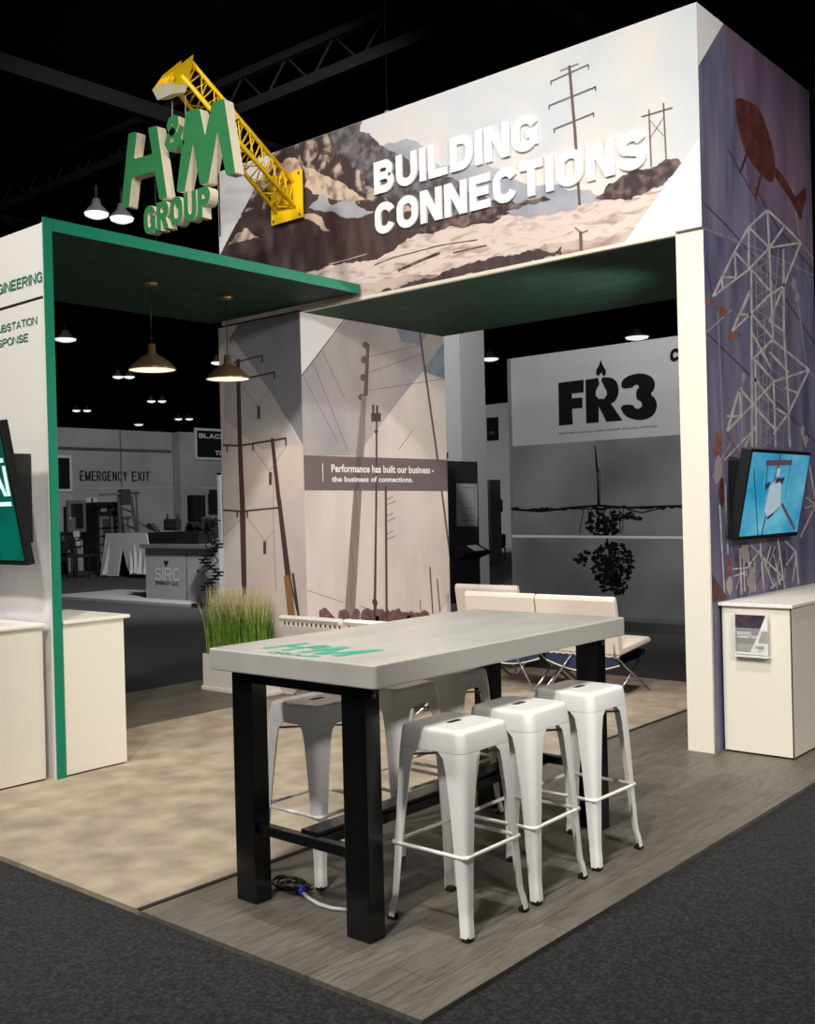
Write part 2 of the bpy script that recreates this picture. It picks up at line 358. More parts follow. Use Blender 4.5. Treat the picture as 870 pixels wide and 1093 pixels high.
def stroke_pieces(txt, W, Hh, t, gap=.30, slant=0):
    """convex pieces covering block capitals in a W x Hh box; t = stroke width"""
    n = len(txt); tot = sum(GL[c][0] for c in txt if c != ' '); ni = n
    sp = txt.count(' '); g = t*gap
    k = (W-ni*t-(n-1)*g-sp*t)/tot          # inner width unit
    x = 0; out = []
    for c in txt:
        if c == ' ': x += 2*t+g; continue
        wf, paths, bars = GL[c]; iw = wf*k; ox, oy, ih = x+t/2, t/2, Hh-t; closed = False
        for P in paths:
            if P == 'c': closed = True; continue
            Q = [(ox+(p[0] if iw else 0)*iw, oy+p[1]*ih) for p in P]
            Q2 = [Q[0]]
            for q_ in Q[1:]:
                if math.hypot(q_[0]-Q2[-1][0], q_[1]-Q2[-1][1]) > 1e-5: Q2.append(q_)
            Q = Q2; L = []; R = []; m_ = len(Q)
            if closed and math.hypot(Q[0][0]-Q[-1][0], Q[0][1]-Q[-1][1]) < 1e-4: Q = Q[:-1]; m_ -= 1
            for i in range(m_):
                a = Q[i-1] if (i or closed) else None; b = Q[(i+1) % m_] if (i < m_-1 or closed) else None
                d1 = (Q[i][0]-a[0], Q[i][1]-a[1]) if a else None; d2 = (b[0]-Q[i][0], b[1]-Q[i][1]) if b else None
                d1 = d1 or d2; d2 = d2 or d1; l1 = math.hypot(*d1); l2 = math.hypot(*d2); d1 = (d1[0]/l1, d1[1]/l1); d2 = (d2[0]/l2, d2[1]/l2)
                nx, ny = -(d1[1]+d2[1]), d1[0]+d2[0]; ln = math.hypot(nx, ny) or 1; nx /= ln; ny /= ln
                co = max(.5, nx*-d1[1]+ny*d1[0]); h = t/2/co; px, py = Q[i]
                if not closed and i == 0: px -= d2[0]*t/2; py -= d2[1]*t/2
                if not closed and i == m_-1: px += d1[0]*t/2; py += d1[1]*t/2
                if c in 'CSG' and not closed and i in (0, m_-1): px, py = Q[i]
                L.append((px+nx*h, py+ny*h)); R.append((px-nx*h, py-ny*h))
            rng = range(m_ if closed else m_-1)
            for i in rng: j = (i+1) % m_; out.append([L[i], R[i], R[j], L[j]])
        wd = t*1.12
        for x0, y0, x1, y1 in bars:
            xa, xb = x+wd/2+x0*(iw+t-wd), x+wd/2+x1*(iw+t-wd); ya, yb = y0*Hh, y1*Hh
            out.append([(xa-wd/2, ya), (xa+wd/2, ya), (xb+wd/2, yb), (xb-wd/2, yb)])
        x += iw+t+g
    if slant: out = [[(a+b*slant, b) for a, b in P] for P in out]
    res = []
    for P in out:
        ar = sum(P[i-1][0]*P[i][1]-P[i][0]*P[i-1][1] for i in range(len(P))); res.append(P if ar > 0 else P[::-1])
    return res
def block_text(mb, fn, txt, W, Hh, t, m, depth=0, side=None, gap=.3, step=3e-5, slant=0):
    """fn(x, y, z) places a point of the flat lettering (z towards the reader)"""
    for k, P in enumerate(stroke_pieces(txt, W, Hh, t, gap, slant)):
        e = (k % 7)*step; n = len(P); F_ = [fn(x, y, depth+e) for x, y in P]
        mb.add(F_, [tuple(range(n))], m)
        if depth: B_ = [fn(x, y, 0) for x, y in P]; mb.add(F_+B_, [(i, i+n, (i+1) % n+n, (i+1) % n) for i in range(n)], side or m)

# ================================================================ THE SETTING
mb = MB(); mb.box((-90, -12, -.1), (30, 90, -.02), 'hall_carpet'); f = mb.build('floor'); tag(f, kind='structure')
mb = MB(); mb.box((-90, -12, 10), (30, 90, 10.2), 'hall_black'); tag(mb.build('ceiling'), kind='structure')
XH = -28.0
mb = MB(); mb.box((XH-.2, 4, -.02), (XH, 45, 4.28), 'hall_wall_paint'); 
for y in (19.0, 21.0, 25.6): mb.box((XH, y-.02, 0), (XH+.02, y+.02, 4.28), 'grey_80')
mb.box((XH, 21.0, 0), (XH+.35, 21.6, 4.28), 'hall_wall_paint')
mb.box((XH, 10, 3.62), (XH+.05, 20.9, 3.70), 'grey_60'); mb.box((XH, 17.6, 2.45), (XH+.03, 30, 2.47), 'grey_150')
tag(mb.build('wall_left'), kind='structure')
mb = MB(); mb.box((-28, 30, -.02), (12, 30.2, 5.2), 'grey_150'); tag(mb.build('wall_back'), kind='structure')
mb = MB(); mb.box((-90, -12, 0), (-89.8, 90, 10), 'hall_black'); mb.box((-90, 89.8, 0), (30, 90, 10), 'hall_black'); tag(mb.build('wall_far'), kind='structure')
mb = MB()
for y in (6, 13, 20, 28, 38, 50): mb.box((-80, y, 9.1), (20, y+.16, 9.3), 'hall_beam'); mb.box((-80, y, 9.75), (20, y+.16, 9.9), 'hall_beam')
for x in (-62, -48, -36, -26, -17, -9, -3): mb.box((x, -5, 9.3), (x+.2, 80, 9.6), 'hall_beam')
for y in (6, 13, 20, 28):
    for i in range(60):
        x = -60+i*1.2; mb.tube([(x, y+.08, 9.2), (x+.6, y+.08, 9.8), (x+1.2, y+.08, 9.2)], .03, 'hall_beam', 4)
tag(mb.build('trim_1'), kind='structure')
# building column behind the kiosk
cc = onZ(497, 632, 0)
mb = MB(); mb.box((cc[0]-.75, cc[1], -.02), (cc[0], cc[1]+.78, 5.6), 'grey_100'); 
for k in range(2): mb.box((cc[0]-.4+k*0, cc[1]-.03, 2.25+k*.3), (cc[0]-.33, cc[1], 2.35+k*.3), 'grey_30')
tag(mb.build('trim_2'), kind='structure')

# booth floor: vinyl planks and inset carpet
BX0, BX1, BY0, BY1 = -8.083, -2.117, 2.48, 9.2
KX0, KX1 = -6.72, -3.61
mb = MB(); mb.box((BX0, BY0, -.02), (KX0, BY1, 0), 'wood_floor'); mb.box((KX1, BY0, -.02), (BX1, BY1, 0), 'wood_floor')
tag(mb.build('floor'), kind='structure')
mb = MB(); mb.box((KX0, BY0, -.02), (KX1, BY1-.6, .003), 'carpet_beige'); tag(mb.build('floor'), kind='structure')
mb = MB(); mb.box((KX1-.012, BY0, 0), (KX1+.012, BY1-.6, .006), 'dark_gap')
tag(mb.build('trim_3'), kind='structure')

# ================================================================ HEADER AND TOWERS
Y0, X1, ZB, ZT, YB = 6.257, -2.85, 3.315, 4.75, 8.24
HX0 = -7.56
H = empty('booth_header', (-5.2, 7.2, ZB), 'long printed overhead header box with raised lettering above the booth opening', 'header')
mb = MB(); mb.box((HX0, Y0, ZB+.02), (X1, YB, ZT), 'white_panel'); mb.build('header_box', H)
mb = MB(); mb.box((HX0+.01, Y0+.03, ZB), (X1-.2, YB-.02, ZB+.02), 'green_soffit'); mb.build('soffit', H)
mb = MB(); mb.box((-6.5, Y0-.006, ZB-.005), (X1-.18, Y0+.03, ZB+.02), 'cream_laminate'); mb.build('edge_trim', H)
pl = Pl('Y', Y0, HX0, X1, ZB+.02, ZT-.002)
A = Art(pl)
A.poly([(225, 150), (745, -10), (760, 260), (225, 330)], 'print_sky')
A.poly(chaikin([(428, 120), (480, 104), (530, 100), (560, 130), (470, 178), (430, 165)]), 'print_skyblue')
A.poly([(405, 158), (440, 150), (470, 178), (520, 176), (560, 196), (600, 198), (640, 210), (690, 200), (700, 240), (400, 260)], 'print_ridge', 5)
A.poly([(286, 162), (385, 120), (384, 140), (402, 150), (412, 158), (430, 165), (440, 178), (470, 188), (500, 205), (560, 222), (420, 262), (286, 290)], 'print_trees', 5)
A.poly([(292, 150), (345, 130), (352, 160), (372, 170), (395, 200), (420, 214), (440, 225), (300, 250), (255, 230)], 'print_rock', 5)
A.poly([(323, 176), (336, 180), (350, 188), (365, 195), (381, 206), (390, 213), (368, 214), (352, 213), (337, 209), (326, 200)], 'print_cream_rock', 5)
A.poly([(299, 176), (309, 168), (320, 171), (316, 183), (324, 192), (312, 196), (300, 186)], 'print_cream_rock', 5)
A.poly([(326, 206), (355, 214), (395, 213), (430, 228), (470, 232), (560, 235), (450, 260), (330, 330), (225, 330), (225, 290), (262, 228), (300, 224)], 'print_brown', 5)
A.poly([(243, 262), (252, 250), (262, 243), (270, 250), (279, 256), (262, 256)], 'print_cream_rock', 5)
A.poly([(345, 205), (352, 218), (372, 214), (400, 226), (385, 232), (350, 226), (330, 222)], 'print_ridge', 5)
A.poly([(322, 230), (332, 228), (345, 235), (353, 247), (344, 246), (335, 237)], 'print_cream_rock', 5)
A.poly([(322, 296), (345, 287), (380, 279), (415, 270), (424, 264), (450, 250), (500, 242), (560, 232), (610, 222), (650, 212), (700, 205), (760, 190), (760, 262), (600, 290), (400, 330), (322, 330)], 'print_snow', 5)
A.poly([(440, 246), (500, 228), (560, 214), (600, 214), (575, 226), (520, 236), (470, 246)], 'print_darkhill', 5)
A.poly([(540, 226), (590, 212), (640, 208), (668, 196), (690, 190), (672, 206), (620, 218), (570, 230)], 'print_ridge', 5)
A.poly([(635, 212), (650, 196), (672, 184), (690, 180), (708, 172), (722, 169), (728, 174), (722, 184), (708, 198), (690, 206), (668, 214)], 'print_darkhill', 5)
A.poly([(340, 312), (380, 304), (421, 297), (483, 285), (530, 278), (560, 268), (620, 255), (700, 238), (700, 262), (600, 290), (400, 330), (350, 325)], 'print_sand', 5)
A.poly([(400, 312), (450, 298), (483, 286), (540, 274), (570, 268), (600, 263), (600, 272), (560, 282), (470, 302), (410, 315)], 'print_brown', 5)
A.line([(400, 283), (420, 275), (440, 270), (470, 262), (510, 256)], 1.3, 'print_darkhill')
A.line([(425, 289), (455, 276), (470, 270)], 3, 'print_darkhill'); A.line([(484, 270), (520, 262)], 1.5, 'print_darkhill')
A.line([(352, 282), (372, 277), (392, 271)], 1, 'print_sand')
def pole(A, pts, m, wpx, arms=()):
    A.line(pts, wpx, m)
    for a in arms: A.line(a, 1.3, m)
A.line([(608, 70), (614, 140), (619, 219)], 3, 'print_pole')
A.line([(588.5, 87), (628.5, 69)], 1.4, 'print_pole'); A.line([(586.5, 113), (636, 93)], 1.6, 'print_pole'); A.line([(592, 138), (634, 121)], 1.6, 'print_pole')
A.line([(598, 76), (608, 72), (618, 68)], 1, 'print_pole')
for x, y in ((588.5, 87), (628.5, 70), (586.5, 113), (636, 93), (592, 138), (634, 121)): A.line([(x, y-1), (x, y+4)], 1.2, 'print_pole')
A.line([(693, 117), (695.5, 178)], 1.5, 'print_pole'); A.line([(708.5, 110), (711.5, 173)], 1.5, 'print_pole'); A.line([(685, 125), (718, 115)], 1.5, 'print_pole')
A.line([(693.5, 128), (708.8, 145)], .6, 'print_pole'); A.line([(709, 125), (694.5, 147)], .6, 'print_pole')
A.line([(620, 247), (621, 272)], 3.6, 'print_pole'); A.line([(614, 243), (621, 249), (628, 246)], 1.5, 'print_pole')
A.poly([(225, 150), (292, 150), (292.5, 163.5), (233, 276), (225, 276)], 'print_white')
A.poly([(745, 150), (760, 140), (760, 262), (662, 266)], 'print_white')
A.mb.build('printed_picture', H)
def raised(name, txt, x0, y0, W, Hh, t):
    mb = MB(); block_text(mb, lambda x, y, z: (x0+.012+x, Y0-.004-z, y0-.012+y), txt, W, Hh*.95, t, 'raised_white', .016, None, .42); return mb.build(name, H)
lo = pl.uv(400, 207.6); hi = pl.uv(573, 121)
raised('raised_lettering', 'BUILDING', lo[0], lo[1], hi[0]-lo[0], pl.uv(398.8, 171.6)[1]-lo[1], .062)
lo2 = pl.uv(401, 251); hi2 = pl.uv(688, 134)
raised('raised_lettering', 'CONNECTIONS', lo2[0], lo2[1], hi2[0]-lo2[0], pl.uv(399, 216)[1]-lo2[1], .062)
# hanging point on top of header
mb = MB(); hp = onY(413, 108, Y0+.3); mb.box((hp[0]-.03, hp[1]-.02, ZT), (hp[0]+.03, hp[1]+.02, ZT+.05), 'steel'); mb.tube([(hp[0], hp[1], ZT+.05), (hp[0], hp[1], ZT+.16)], .02, 'grey_150')
mb.tube([(hp[0], hp[1], ZT+.16), (hp[0], hp[1], 9.7)], .004, 'grey_30', 5); mb.build('rigging_point', H)

# right tower
T = empty('booth_tower', (X1-.09, 7.2, 0), 'narrow right tower with violet lattice pylon and helicopter print beside the white counter', 'tower')
mb = MB(); mb.box((X1-.18, Y0, 0), (X1, YB, ZB), 'cream_laminate'); mb.build('tower_body', T)
def tower_print(pt):
    random.seed(11)
    A = Art(pt)
    A.poly([(735, -20), (875, -20), (875, 830), (735, 830)], 'print_night')
    A.poly([(770, 15), (875, 95), (875, 300), (800, 200)], 'print_night_red')
    A.poly([(735, -20), (790, -20), (772.5, 24.5), (744.4, 72), (735, 72)], 'print_white')
    q = lambda x, y: (740+x/3.646, 200+y/3.646)
    A.tr = q
    for L in ([(30, 50), (130, 150), (300, 345), (474, 610)], [(45, 560), (230, 740), (474, 990)], [(240, 0), (330, 160), (474, 330)], [(50, 300), (75, 420)]): A.line(L, 1.3, 'print_wire')
    A.line([(28, 155), (240, 235), (474, 345)], .9, 'print_wire_pale')
    A.line([(50, 565), (150, 475)], 1.4, 'print_wire_pale'); A.line([(95, 480), (115, 960)], .9, 'print_wire_pale')
    for L in ([(385, 0), (412, 190)], [(388, 365), (405, 430), (440, 700)], [(415, 930), (437, 1010)], [(190, 720), (190, 1000)], [(420, 215), (474, 290)], [(450, 710), (474, 745)]): A.line(L, 1.2, 'print_wire_pale')
    for x, y in ((390, 375), (403, 430), (425, 945), (436, 985), (196, 740)): A.blob(x, y, 9, 22, 'print_wire_pale', 8)
    faint = [(235, 95, 262, 1000), (290, 240, 262, 1000), (262, 300, 300, 1000), (330, 240, 282, 1010)]
    for a in faint: A.line([(a[0], a[1]), (a[2], a[3])], .9, 'print_wire_pale')
    for i in range(14):
        y = 260+i*54; A.line([(240, y), (292, y+30), (245, y+56)], .8, 'print_wire_pale'); A.line([(300, y+10), (350, y+48)], .8, 'print_wire_pale')
    LT = '''287,88-215,155 287,88-355,150 355,150-418,215 418,215-295,235 295,235-215,155 355,150-295,235 287,88-295,235 215,155-160,250
    160,250-75,425 75,425-215,320 215,320-295,235 160,250-220,315 160,250-165,345 110,350-165,350 110,350-115,395 418,215-350,385 350,385-295,420
    295,420-225,490 225,490-150,560 225,320-295,400 215,155-215,320 225,320-228,1010 295,235-310,600 225,490-310,590 310,590-235,665 235,665-315,755
    315,755-450,710 450,710-310,595 450,710-370,880 370,880-310,960 315,755-130,950 180,780-130,950 180,780-235,850 235,850-315,940 312,760-320,1010
    240,665-245,1010 350,240-352,560 352,560-372,880 370,880-376,1010 180,495-225,495 220,410-180,495 295,640-370,720 355,780-405,800 130,890-180,890
    240,930-200,1010 180,780-185,900 345,400-295,520 225,560-300,700 295,520-350,560 235,740-310,840 320,860-365,885 150,560-220,400'''
    for t in LT.split():
        a, b = t.split('-'); a = tuple(map(float, a.split(','))); b = tuple(map(float, b.split(','))); A.line([a, b], 2.3, 'print_steel')
    for x, y in ((100, 470), (120, 490), (150, 580), (165, 575), (60, 445)): A.blob(x, y, 17, 12, 'print_orange', 9, .4)
    A.tr = lambda x, y: (740+x/6.07, 460+y/6.07)
    A.line([(120, 300), (250, 60)], 1.3, 'print_wire_pale'); A.line([(200, 190), (380, 0)], 1.6, 'print_steel'); A.line([(210, 0), (320, 190)], 1.4, 'print_orange'); A.line([(320, 120), (420, 120)], 2, 'print_steel')
    A.blob(160, 60, 25, 50, 'print_orange'); A.blob(155, 130, 30, 60, 'print_orange'); A.blob(155, 250, 24, 90, 'print_wire_pale', 12, .35); A.blob(180, 400, 18, 90, 'print_rust')
    A.line([(168, 480), (200, 1060)], 1.6, 'print_steel'); A.line([(205, 340), (222, 800)], 1.2, 'print_steel')
    A.blob(238, 830, 12, 40, 'print_orange'); A.blob(235, 900, 18, 50, 'print_orange'); A.blob(232, 1000, 20, 60, 'print_wire_pale')
    for a in ((250, 895, 350, 885), (350, 885, 430, 770), (370, 740, 590, 960), (430, 720, 455, 1035), (545, 700, 590, 1020), (590, 710, 660, 780), (660, 780, 600, 870), (660, 780, 680, 990), (500, 1020, 590, 940), (640, 980, 665, 800), (320, 740, 330, 1040), (340, 740, 385, 1040), (380, 880, 400, 1040), (260, 940, 330, 920), (720, 500, 789, 480), (730, 430, 789, 480), (789, 480, 690, 690), (750, 220, 789, 460), (700, 0, 730, 110), (500, 740, 470, 860), (440, 800, 520, 1010), (520, 800, 560, 1000), (300, 760, 310, 1060)): A.line([a[:2], a[2:]], 1.7, 'print_steel')
    for i in range(30): x = random.uniform(270, 600); y = random.uniform(740, 1000); A.line([(x, y), (x+random.uniform(-40, 40), y+random.uniform(60, 130))], .8, ['print_wire_pale', 'print_steel', 'print_wire'][i//10])
    A.blob(330, 800, 30, 60, 'print_wire_pale', 12, .4); A.blob(370, 960, 24, 70, 'print_wire_pale', 12, .4)
    A.poly([(120, 930), (220, 1080), (125, 1110)], 'print_rust')
    A.tr = lambda x, y: (720+x/2.327, y/2.327)
    A.line([(180, 380), (162, 430)], 2.4, 'print_rust'); A.line([(215, 430), (200, 495)], 2.4, 'print_rust'); A.line([(130, 368), (205, 500)], 1.2, 'print_pole_dark')
    A.poly(chaikin([(149, 250), (156, 243), (170, 246), (205, 262), (217, 285), (240, 350), (250, 400), (248, 446), (238, 456), (215, 435), (182, 392), (165, 350), (153, 290)]), 'print_rust')
    A.poly([(250, 415), (272, 440), (300, 490), (318, 535), (312, 545), (285, 492), (250, 440)], 'print_rust')
    A.poly([(298, 490), (325, 464), (328, 490), (315, 532)], 'print_rust')
    A.line([(100, 950), (118, 1093)], .1, 'print_wire')
    return A.mb
tower_print(Pl('X', X1, Y0, YB, 0, ZB)).build('printed_picture', T)
tower_print(Pl('X', X1, Y0, YB, ZB, ZT-.002)).build('printed_picture', H)
mb = MB(); mb.tube([(X1+.004, Y0-.002, 0), (X1+.004, Y0-.002, ZB)], .004, 'white_panel', 5); mb.build('corner_trim', T)

# left tower
TX0, TX1 = -7.61, -6.52
T = empty('booth_tower', ((TX0+TX1)/2, 7.2, 0), 'wide left tower printed with utility poles and a grey slogan band behind the grass planter', 'tower')
mb = MB(); mb.box((TX0, Y0, 0), (TX1, YB, ZB), 'white_panel'); mb.build('tower_body', T)
pf = Pl('Y', Y0, TX0, TX1, 0, ZB-.002); A = Art(pf, lambda x, y: (230+x/3.123, 320+y/3.123))
A.poly([(-10, -20), (320, -20), (320, 1300), (-10, 1300)], 'print_pink')
A.poly([(45, 130), (78, 80), (300, 20), (300, 500), (255, 420), (170, 300)], 'print_bluegrey')
A.poly([(45, 130), (78, 80), (128, 65), (300, 200), (300, 300), (150, 200)], 'print_bluegrey')
A.poly([(30, 170), (60, 130), (200, 330), (280, 480), (280, 600), (30, 400)], 'print_haze')
A.poly([(15, 40), (78, 80), (20, 170)], 'print_white')
A.poly([(25, 520), (290, 480), (290, 1300), (25, 1300)], 'print_pink')
A.tr = lambda x, y: (215+x/3.765, 370+y/3.765)
A.line([(100, 170), (90, 400)], .4, 'print_wire_pale')
for L in ([(165, 160), (230, 240), (292, 140)], [(210, 410), (275, 500), (340, 400)], [(185, 685), (255, 780), (292, 740)], [(90, 760), (160, 690)], [(290, 380), (290, 700), (300, 980)]): A.line(L, .7, 'print_wire_pale')
A.line([(147, 50), (155, 380)], 4, 'print_pole_dark', 4.5); A.line([(155, 380), (168, 700)], 4.6, 'print_pole_dark', 5.6); A.line([(166, 660), (174, 1040)], 6.2, 'print_pole_dark', 5)
A.line([(130, 65), (247, 35)], 1.6, 'print_pole_dark'); A.line([(180, 128), (297, 102)], 2, 'print_pole_dark')
A.line([(88, 396), (155, 398), (343, 368)], 2.2, 'print_pole_dark'); A.line([(88, 657), (165, 662), (315, 647)], 2, 'print_pole_dark')
for x, y in ((245, 36), (294, 102), (104, 396), (208, 390), (340, 370), (145, 660), (185, 660)): A.line([(x, y), (x, y+28)], 1.7, 'print_pole_dark')
for x, y in ((231, 265), (278, 530), (255, 808)): A.line([(x, y-26), (x, y+26)], 3, 'print_pole_dark')
A.line([(285, 368), (312, 620)], 3.6, 'print_pole_dark', 4.4); A.line([(312, 610), (350, 930)], 4.4, 'print_pole_dark', 6)
A.line([(345, 920), (365, 1100)], 7, 'print_orangepole', 8); A.line([(368, 910), (392, 1085)], 2.6, 'print_pole_dark'); A.line([(355, 920), (385, 1060)], 1.6, 'print_pole_dark')
A.mb.build('printed_picture', T)
pr = Pl('X', TX1, Y0, YB, 0, ZB-.002); A = Art(pr, lambda x, y: (230+x/3.123, 320+y/3.123))
A.poly([(270, 20), (820, 20), (820, 1300), (270, 1300)], 'print_cloud')
A.poly([(285, 240), (430, 60), (800, 110), (640, 300), (470, 520), (285, 520)], 'print_cloud_grey')
A.poly([(770, 130), (800, 110), (800, 300), (770, 265), (720, 250), (690, 235)], 'print_blue')
A.poly([(600, 90), (720, 100), (680, 150), (620, 140)], 'print_bluegrey')
A.poly([(270, 30), (440, 60), (284, 258), (270, 270)], 'print_white')
A.line([(430, 66), (286, 254)], 1.4, 'print_band')
for L in ([(510, 190), (690, 150)], [(510, 243), (690, 180)], [(510, 302), (770, 262)], [(325, 210), (440, 500)], [(355, 170), (430, 330)], [(290, 250), (410, 480)], [(610, 500), (660, 430)], [(295, 965), (430, 1010)], [(480, 1020), (520, 1035)]): A.line(L, .6, 'print_band')
A.line([(508, 148), (500, 320)], 3.2, 'print_pole', 4.5); 
for y in (150, 200, 260, 325): A.blob(500-(y-150)*.07, y, 11, 12, 'print_pole', 8)
A.line([(495, 320), (483, 500)], 5.5, 'print_trunk', 8); A.line([(483, 490), (446, 1070)], 8, 'print_trunk', 11)
A.line([(680, 108), (742, 545), (785, 880)], 2, 'print_pole')
A.poly([(345, 1035), (365, 1025), (380, 1040), (400, 1062), (345, 1062)], 'print_tree')
x = 500
while x < 705: A.blob(x, 1058+random.uniform(-4, 4), 18, random.uniform(12, 30), 'print_tree'); x += 15
for x in (420, 436, 468): A.blob(x, 1058, 14, 26, 'print_tree')
A.poly([(490, 1056), (700, 1050), (705, 1090), (490, 1090)], 'print_tree', 2)
A.poly([(288, 518), (800, 534), (800, 638), (288, 635)], 'print_band')
A.poly([(470, 524), (487, 524), (478, 636), (461, 636)], 'print_pole')
A.line([(537, 400), (535, 700)], 1.7, 'print_pole_dark', 2); A.line([(535, 690), (530, 1060)], 1.8, 'print_pole_dark', 2.8)
A.poly([(518, 378), (551, 378), (550, 406), (519, 406)], 'print_pole_dark'); A.line([(525, 350), (525, 380)], 2.2, 'print_pole_dark'); A.line([(538, 352), (538, 380)], 2.2, 'print_pole_dark')
A.blob(535, 440, 6, 7, 'print_pole_dark'); A.blob(531, 1010, 8, 18, 'print_pole_dark')
A.line([(567, 620), (570, 1065)], 2, 'print_pole_dark', 2.4)
for y in (655, 710, 770): A.line([(570, y+12), (592, y)], .8, 'print_band'); A.line([(572, y+28), (600, y+16)], .8, 'print_band')
A.line([(714, 890), (724, 1045)], 1.4, 'print_pole'); A.line([(738, 930), (748, 1040)], 1.2, 'print_pole'); A.line([(682, 1000), (684, 1040)], .8, 'print_pole')
A.poly([(800, 985), (785, 985), (745, 1050), (800, 1060)], 'print_white')
A.tr = lambda x, y: (300+x/4.833, 370+y/4.833)
A.line([(213, 602), (215, 697)], .8, 'raised_white')
A.text('Performance has built our business -', (258, 648), (786, 618), 'raised_white', .03)
A.text('the business of connections.', (260, 698), (678, 672), 'raised_white', .03)
A.mb.build('printed_picture', T)

# left canopy
mb = MB()
K = empty('booth_canopy', (-6.7, 4.8, 3.365), 'flat dark green canopy slab with bright green edge band joining wall and header', 'canopy')
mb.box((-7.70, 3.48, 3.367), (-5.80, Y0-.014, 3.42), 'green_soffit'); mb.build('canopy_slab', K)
mb = MB(); mb.box((-5.80, 3.48, 3.355), (-5.785, 6.235, 3.43), 'green_trim'); mb.build('edge_band', K)

# left partition wall
W = empty('booth_partition', (-7, 3.41, 0), 'white partition wall with green service lettering and green edge post', 'partition wall')
mb = MB(); mb.box((-8.0, 3.425, 0), (-5.80, 3.475, 3.40), 'white_panel'); mb.build('wall_panel', W)
mb = MB(); mb.box((-5.80, 3.42, 0), (-5.785, 3.478, 3.43), 'green_trim'); mb.build('edge_post', W)
mb = MB(); mb.box((-5.803, 3.417, 0), (-5.797, 3.427, 3.40), 'cream_laminate'); mb.build('corner_trim', W)
pw = Pl('Y', 3.425, -8.0, -5.80, 0, 3.4); A = Art(pw)
A.poly([(-60, 545), (55, 520), (60, 840), (-60, 860)], 'marble_print')
A.poly([(-40, 340.7), (48.7, 314.6), (48.7, 317.4), (-40, 343.6)], 'black_ink')
c5 = lambda x, y: (x/7.8, 260+y/7.8)
def wtext(txt, xr, yb, yt, xl, m, bold):  # right end known; full word runs off to the left
    lo = pw.uv(*c5(xl, yb)); hi = pw.uv(*c5(xr, yt)); h = pw.uv(*c5(xr, yt))[1]-pw.uv(*c5(xr, yb))[1]
    A.k += 1; block_text(A.mb, lambda x, y, z: (lo[0]+x, 3.425-.004-z, hi[1]-h+y), txt, hi[0]-lo[0], h, h*bold, m, 0, None, .85)
wtext('ENGINEERING', 356, 318, 228, -110, 'green_text', .17)
wtext('SUBSTATION', 312, 668, 602, -55, 'green_text', .15)
wtext('RESPONSE', 236, 812, 745, -95, 'green_text', .15)
A.mb.build('printed_lettering', W)

# ================================================================ CRANE BOOM AND HANGING SIGN
B = empty('crane_boom', (-6.6, 6.2, 4.1), 'yellow lattice crane boom bolted to the header and reaching out over the letters', 'crane boom')
mb = MB(); mb.box((-6.80, Y0-.045, 4.10), (-6.41, Y0-.03, 4.51), 'crane_yellow')
for x in (-6.77, -6.44):
    for z in (4.13, 4.48): mb.tube([(x, Y0-.05, z), (x, Y0-.004, z)], .012, 'steel', 8)
mb.build('mounting_plate', B)
mb = MB()
bs = [Vector((-6.52, Y0-.04, 4.42)), Vector((-6.5, Y0-.04, 4.20)), Vector((-6.73, Y0-.04, 4.20))]
dv = Vector((0, 5.23, 5.16))-Vector((0, Y0-.04, 4.40)); 
tp = [b+Vector((0, dv.y, dv.z)) for b in bs]; tp[0] = Vector((-6.56, 5.17, 5.16)); tp[1] = Vector((-6.54, 5.08, 5.0)); tp[2] = Vector((-6.70, 5.08, 5.0))
for b, t in zip(bs, tp): mb.tube([b, t], .019, 'crane_yellow', 8)
N = 9
for i in range(N):
    for a, b in ((0, 1), (1, 2), (2, 0)):
        p = bs[a].lerp(tp[a], i/N); q_ = bs[b].lerp(tp[b], (i+.5)/N); r = bs[a].lerp(tp[a], (i+1)/N)
        mb.tube([p, q_], .007, 'crane_yellow', 5); mb.tube([q_, r], .007, 'crane_yellow', 5)
mb.build('lattice', B)
mb = MB()
for x in (-6.70, -6.55): mb.prism([(x, 5.20, 5.20), (x, 5.02, 5.03), (x, 4.93, 4.90), (x, 4.98, 4.86), (x, 5.10, 4.93), (x, 5.16, 5.02)], 'crane_yellow', 'crane_yellow', 0, (0, 0, 0), (.012, 0, 0))
mb.box((-6.70, 5.0, 4.97), (-6.55, 5.16, 4.99), 'crane_yellow'); mb.tube([(-6.71, 5.0, 4.95), (-6.53, 5.0, 4.95)], .02, 'crane_yellow', 10); mb.build('boom_head', B)
mb = MB(); mb.prism([(-6.72, 4.93, 4.90), (-6.72, 4.98, 4.83), (-6.72, 5.10, 4.87), (-6.72, 5.13, 4.94), (-6.72, 5.02, 4.91)], 'sign_cream', 'sign_cream', 0, (0, 0, 0), (.19, 0, 0)); mb.build('bracket', B)
SY = 5.02
S = empty('hanging_letter_sign', (-6.5, SY, 3.8), 'green and cream block letter sign hanging on wires under the yellow crane boom', 'sign')
ps = Pl('Y', SY)
t8 = lambda x, y: (110+x/3.783, 60+y/3.783)
def letter(name, pts, d=.085):
    P = [ps.uv(*t8(*p)) for p in pts]
    ar = sum(P[i-1][0]*P[i][1]-P[i][0]*P[i-1][1] for i in range(len(P)))
    if ar < 0: P = P[::-1]
    mb = MB(); V = [(u, SY, v) for u, v in P]; n = len(V)
    mb.add(V, [tuple(range(n))], 'sign_green'); B_ = [(u, SY+d, v) for u, v in P]
    mb.add(B_, [tuple(range(n-1, -1, -1))], 'sign_cream'); mb.add(V+B_, [(i, i+n, (i+1) % n+n, (i+1) % n) for i in range(n)], 'sign_cream')
    return mb.build(name, S)
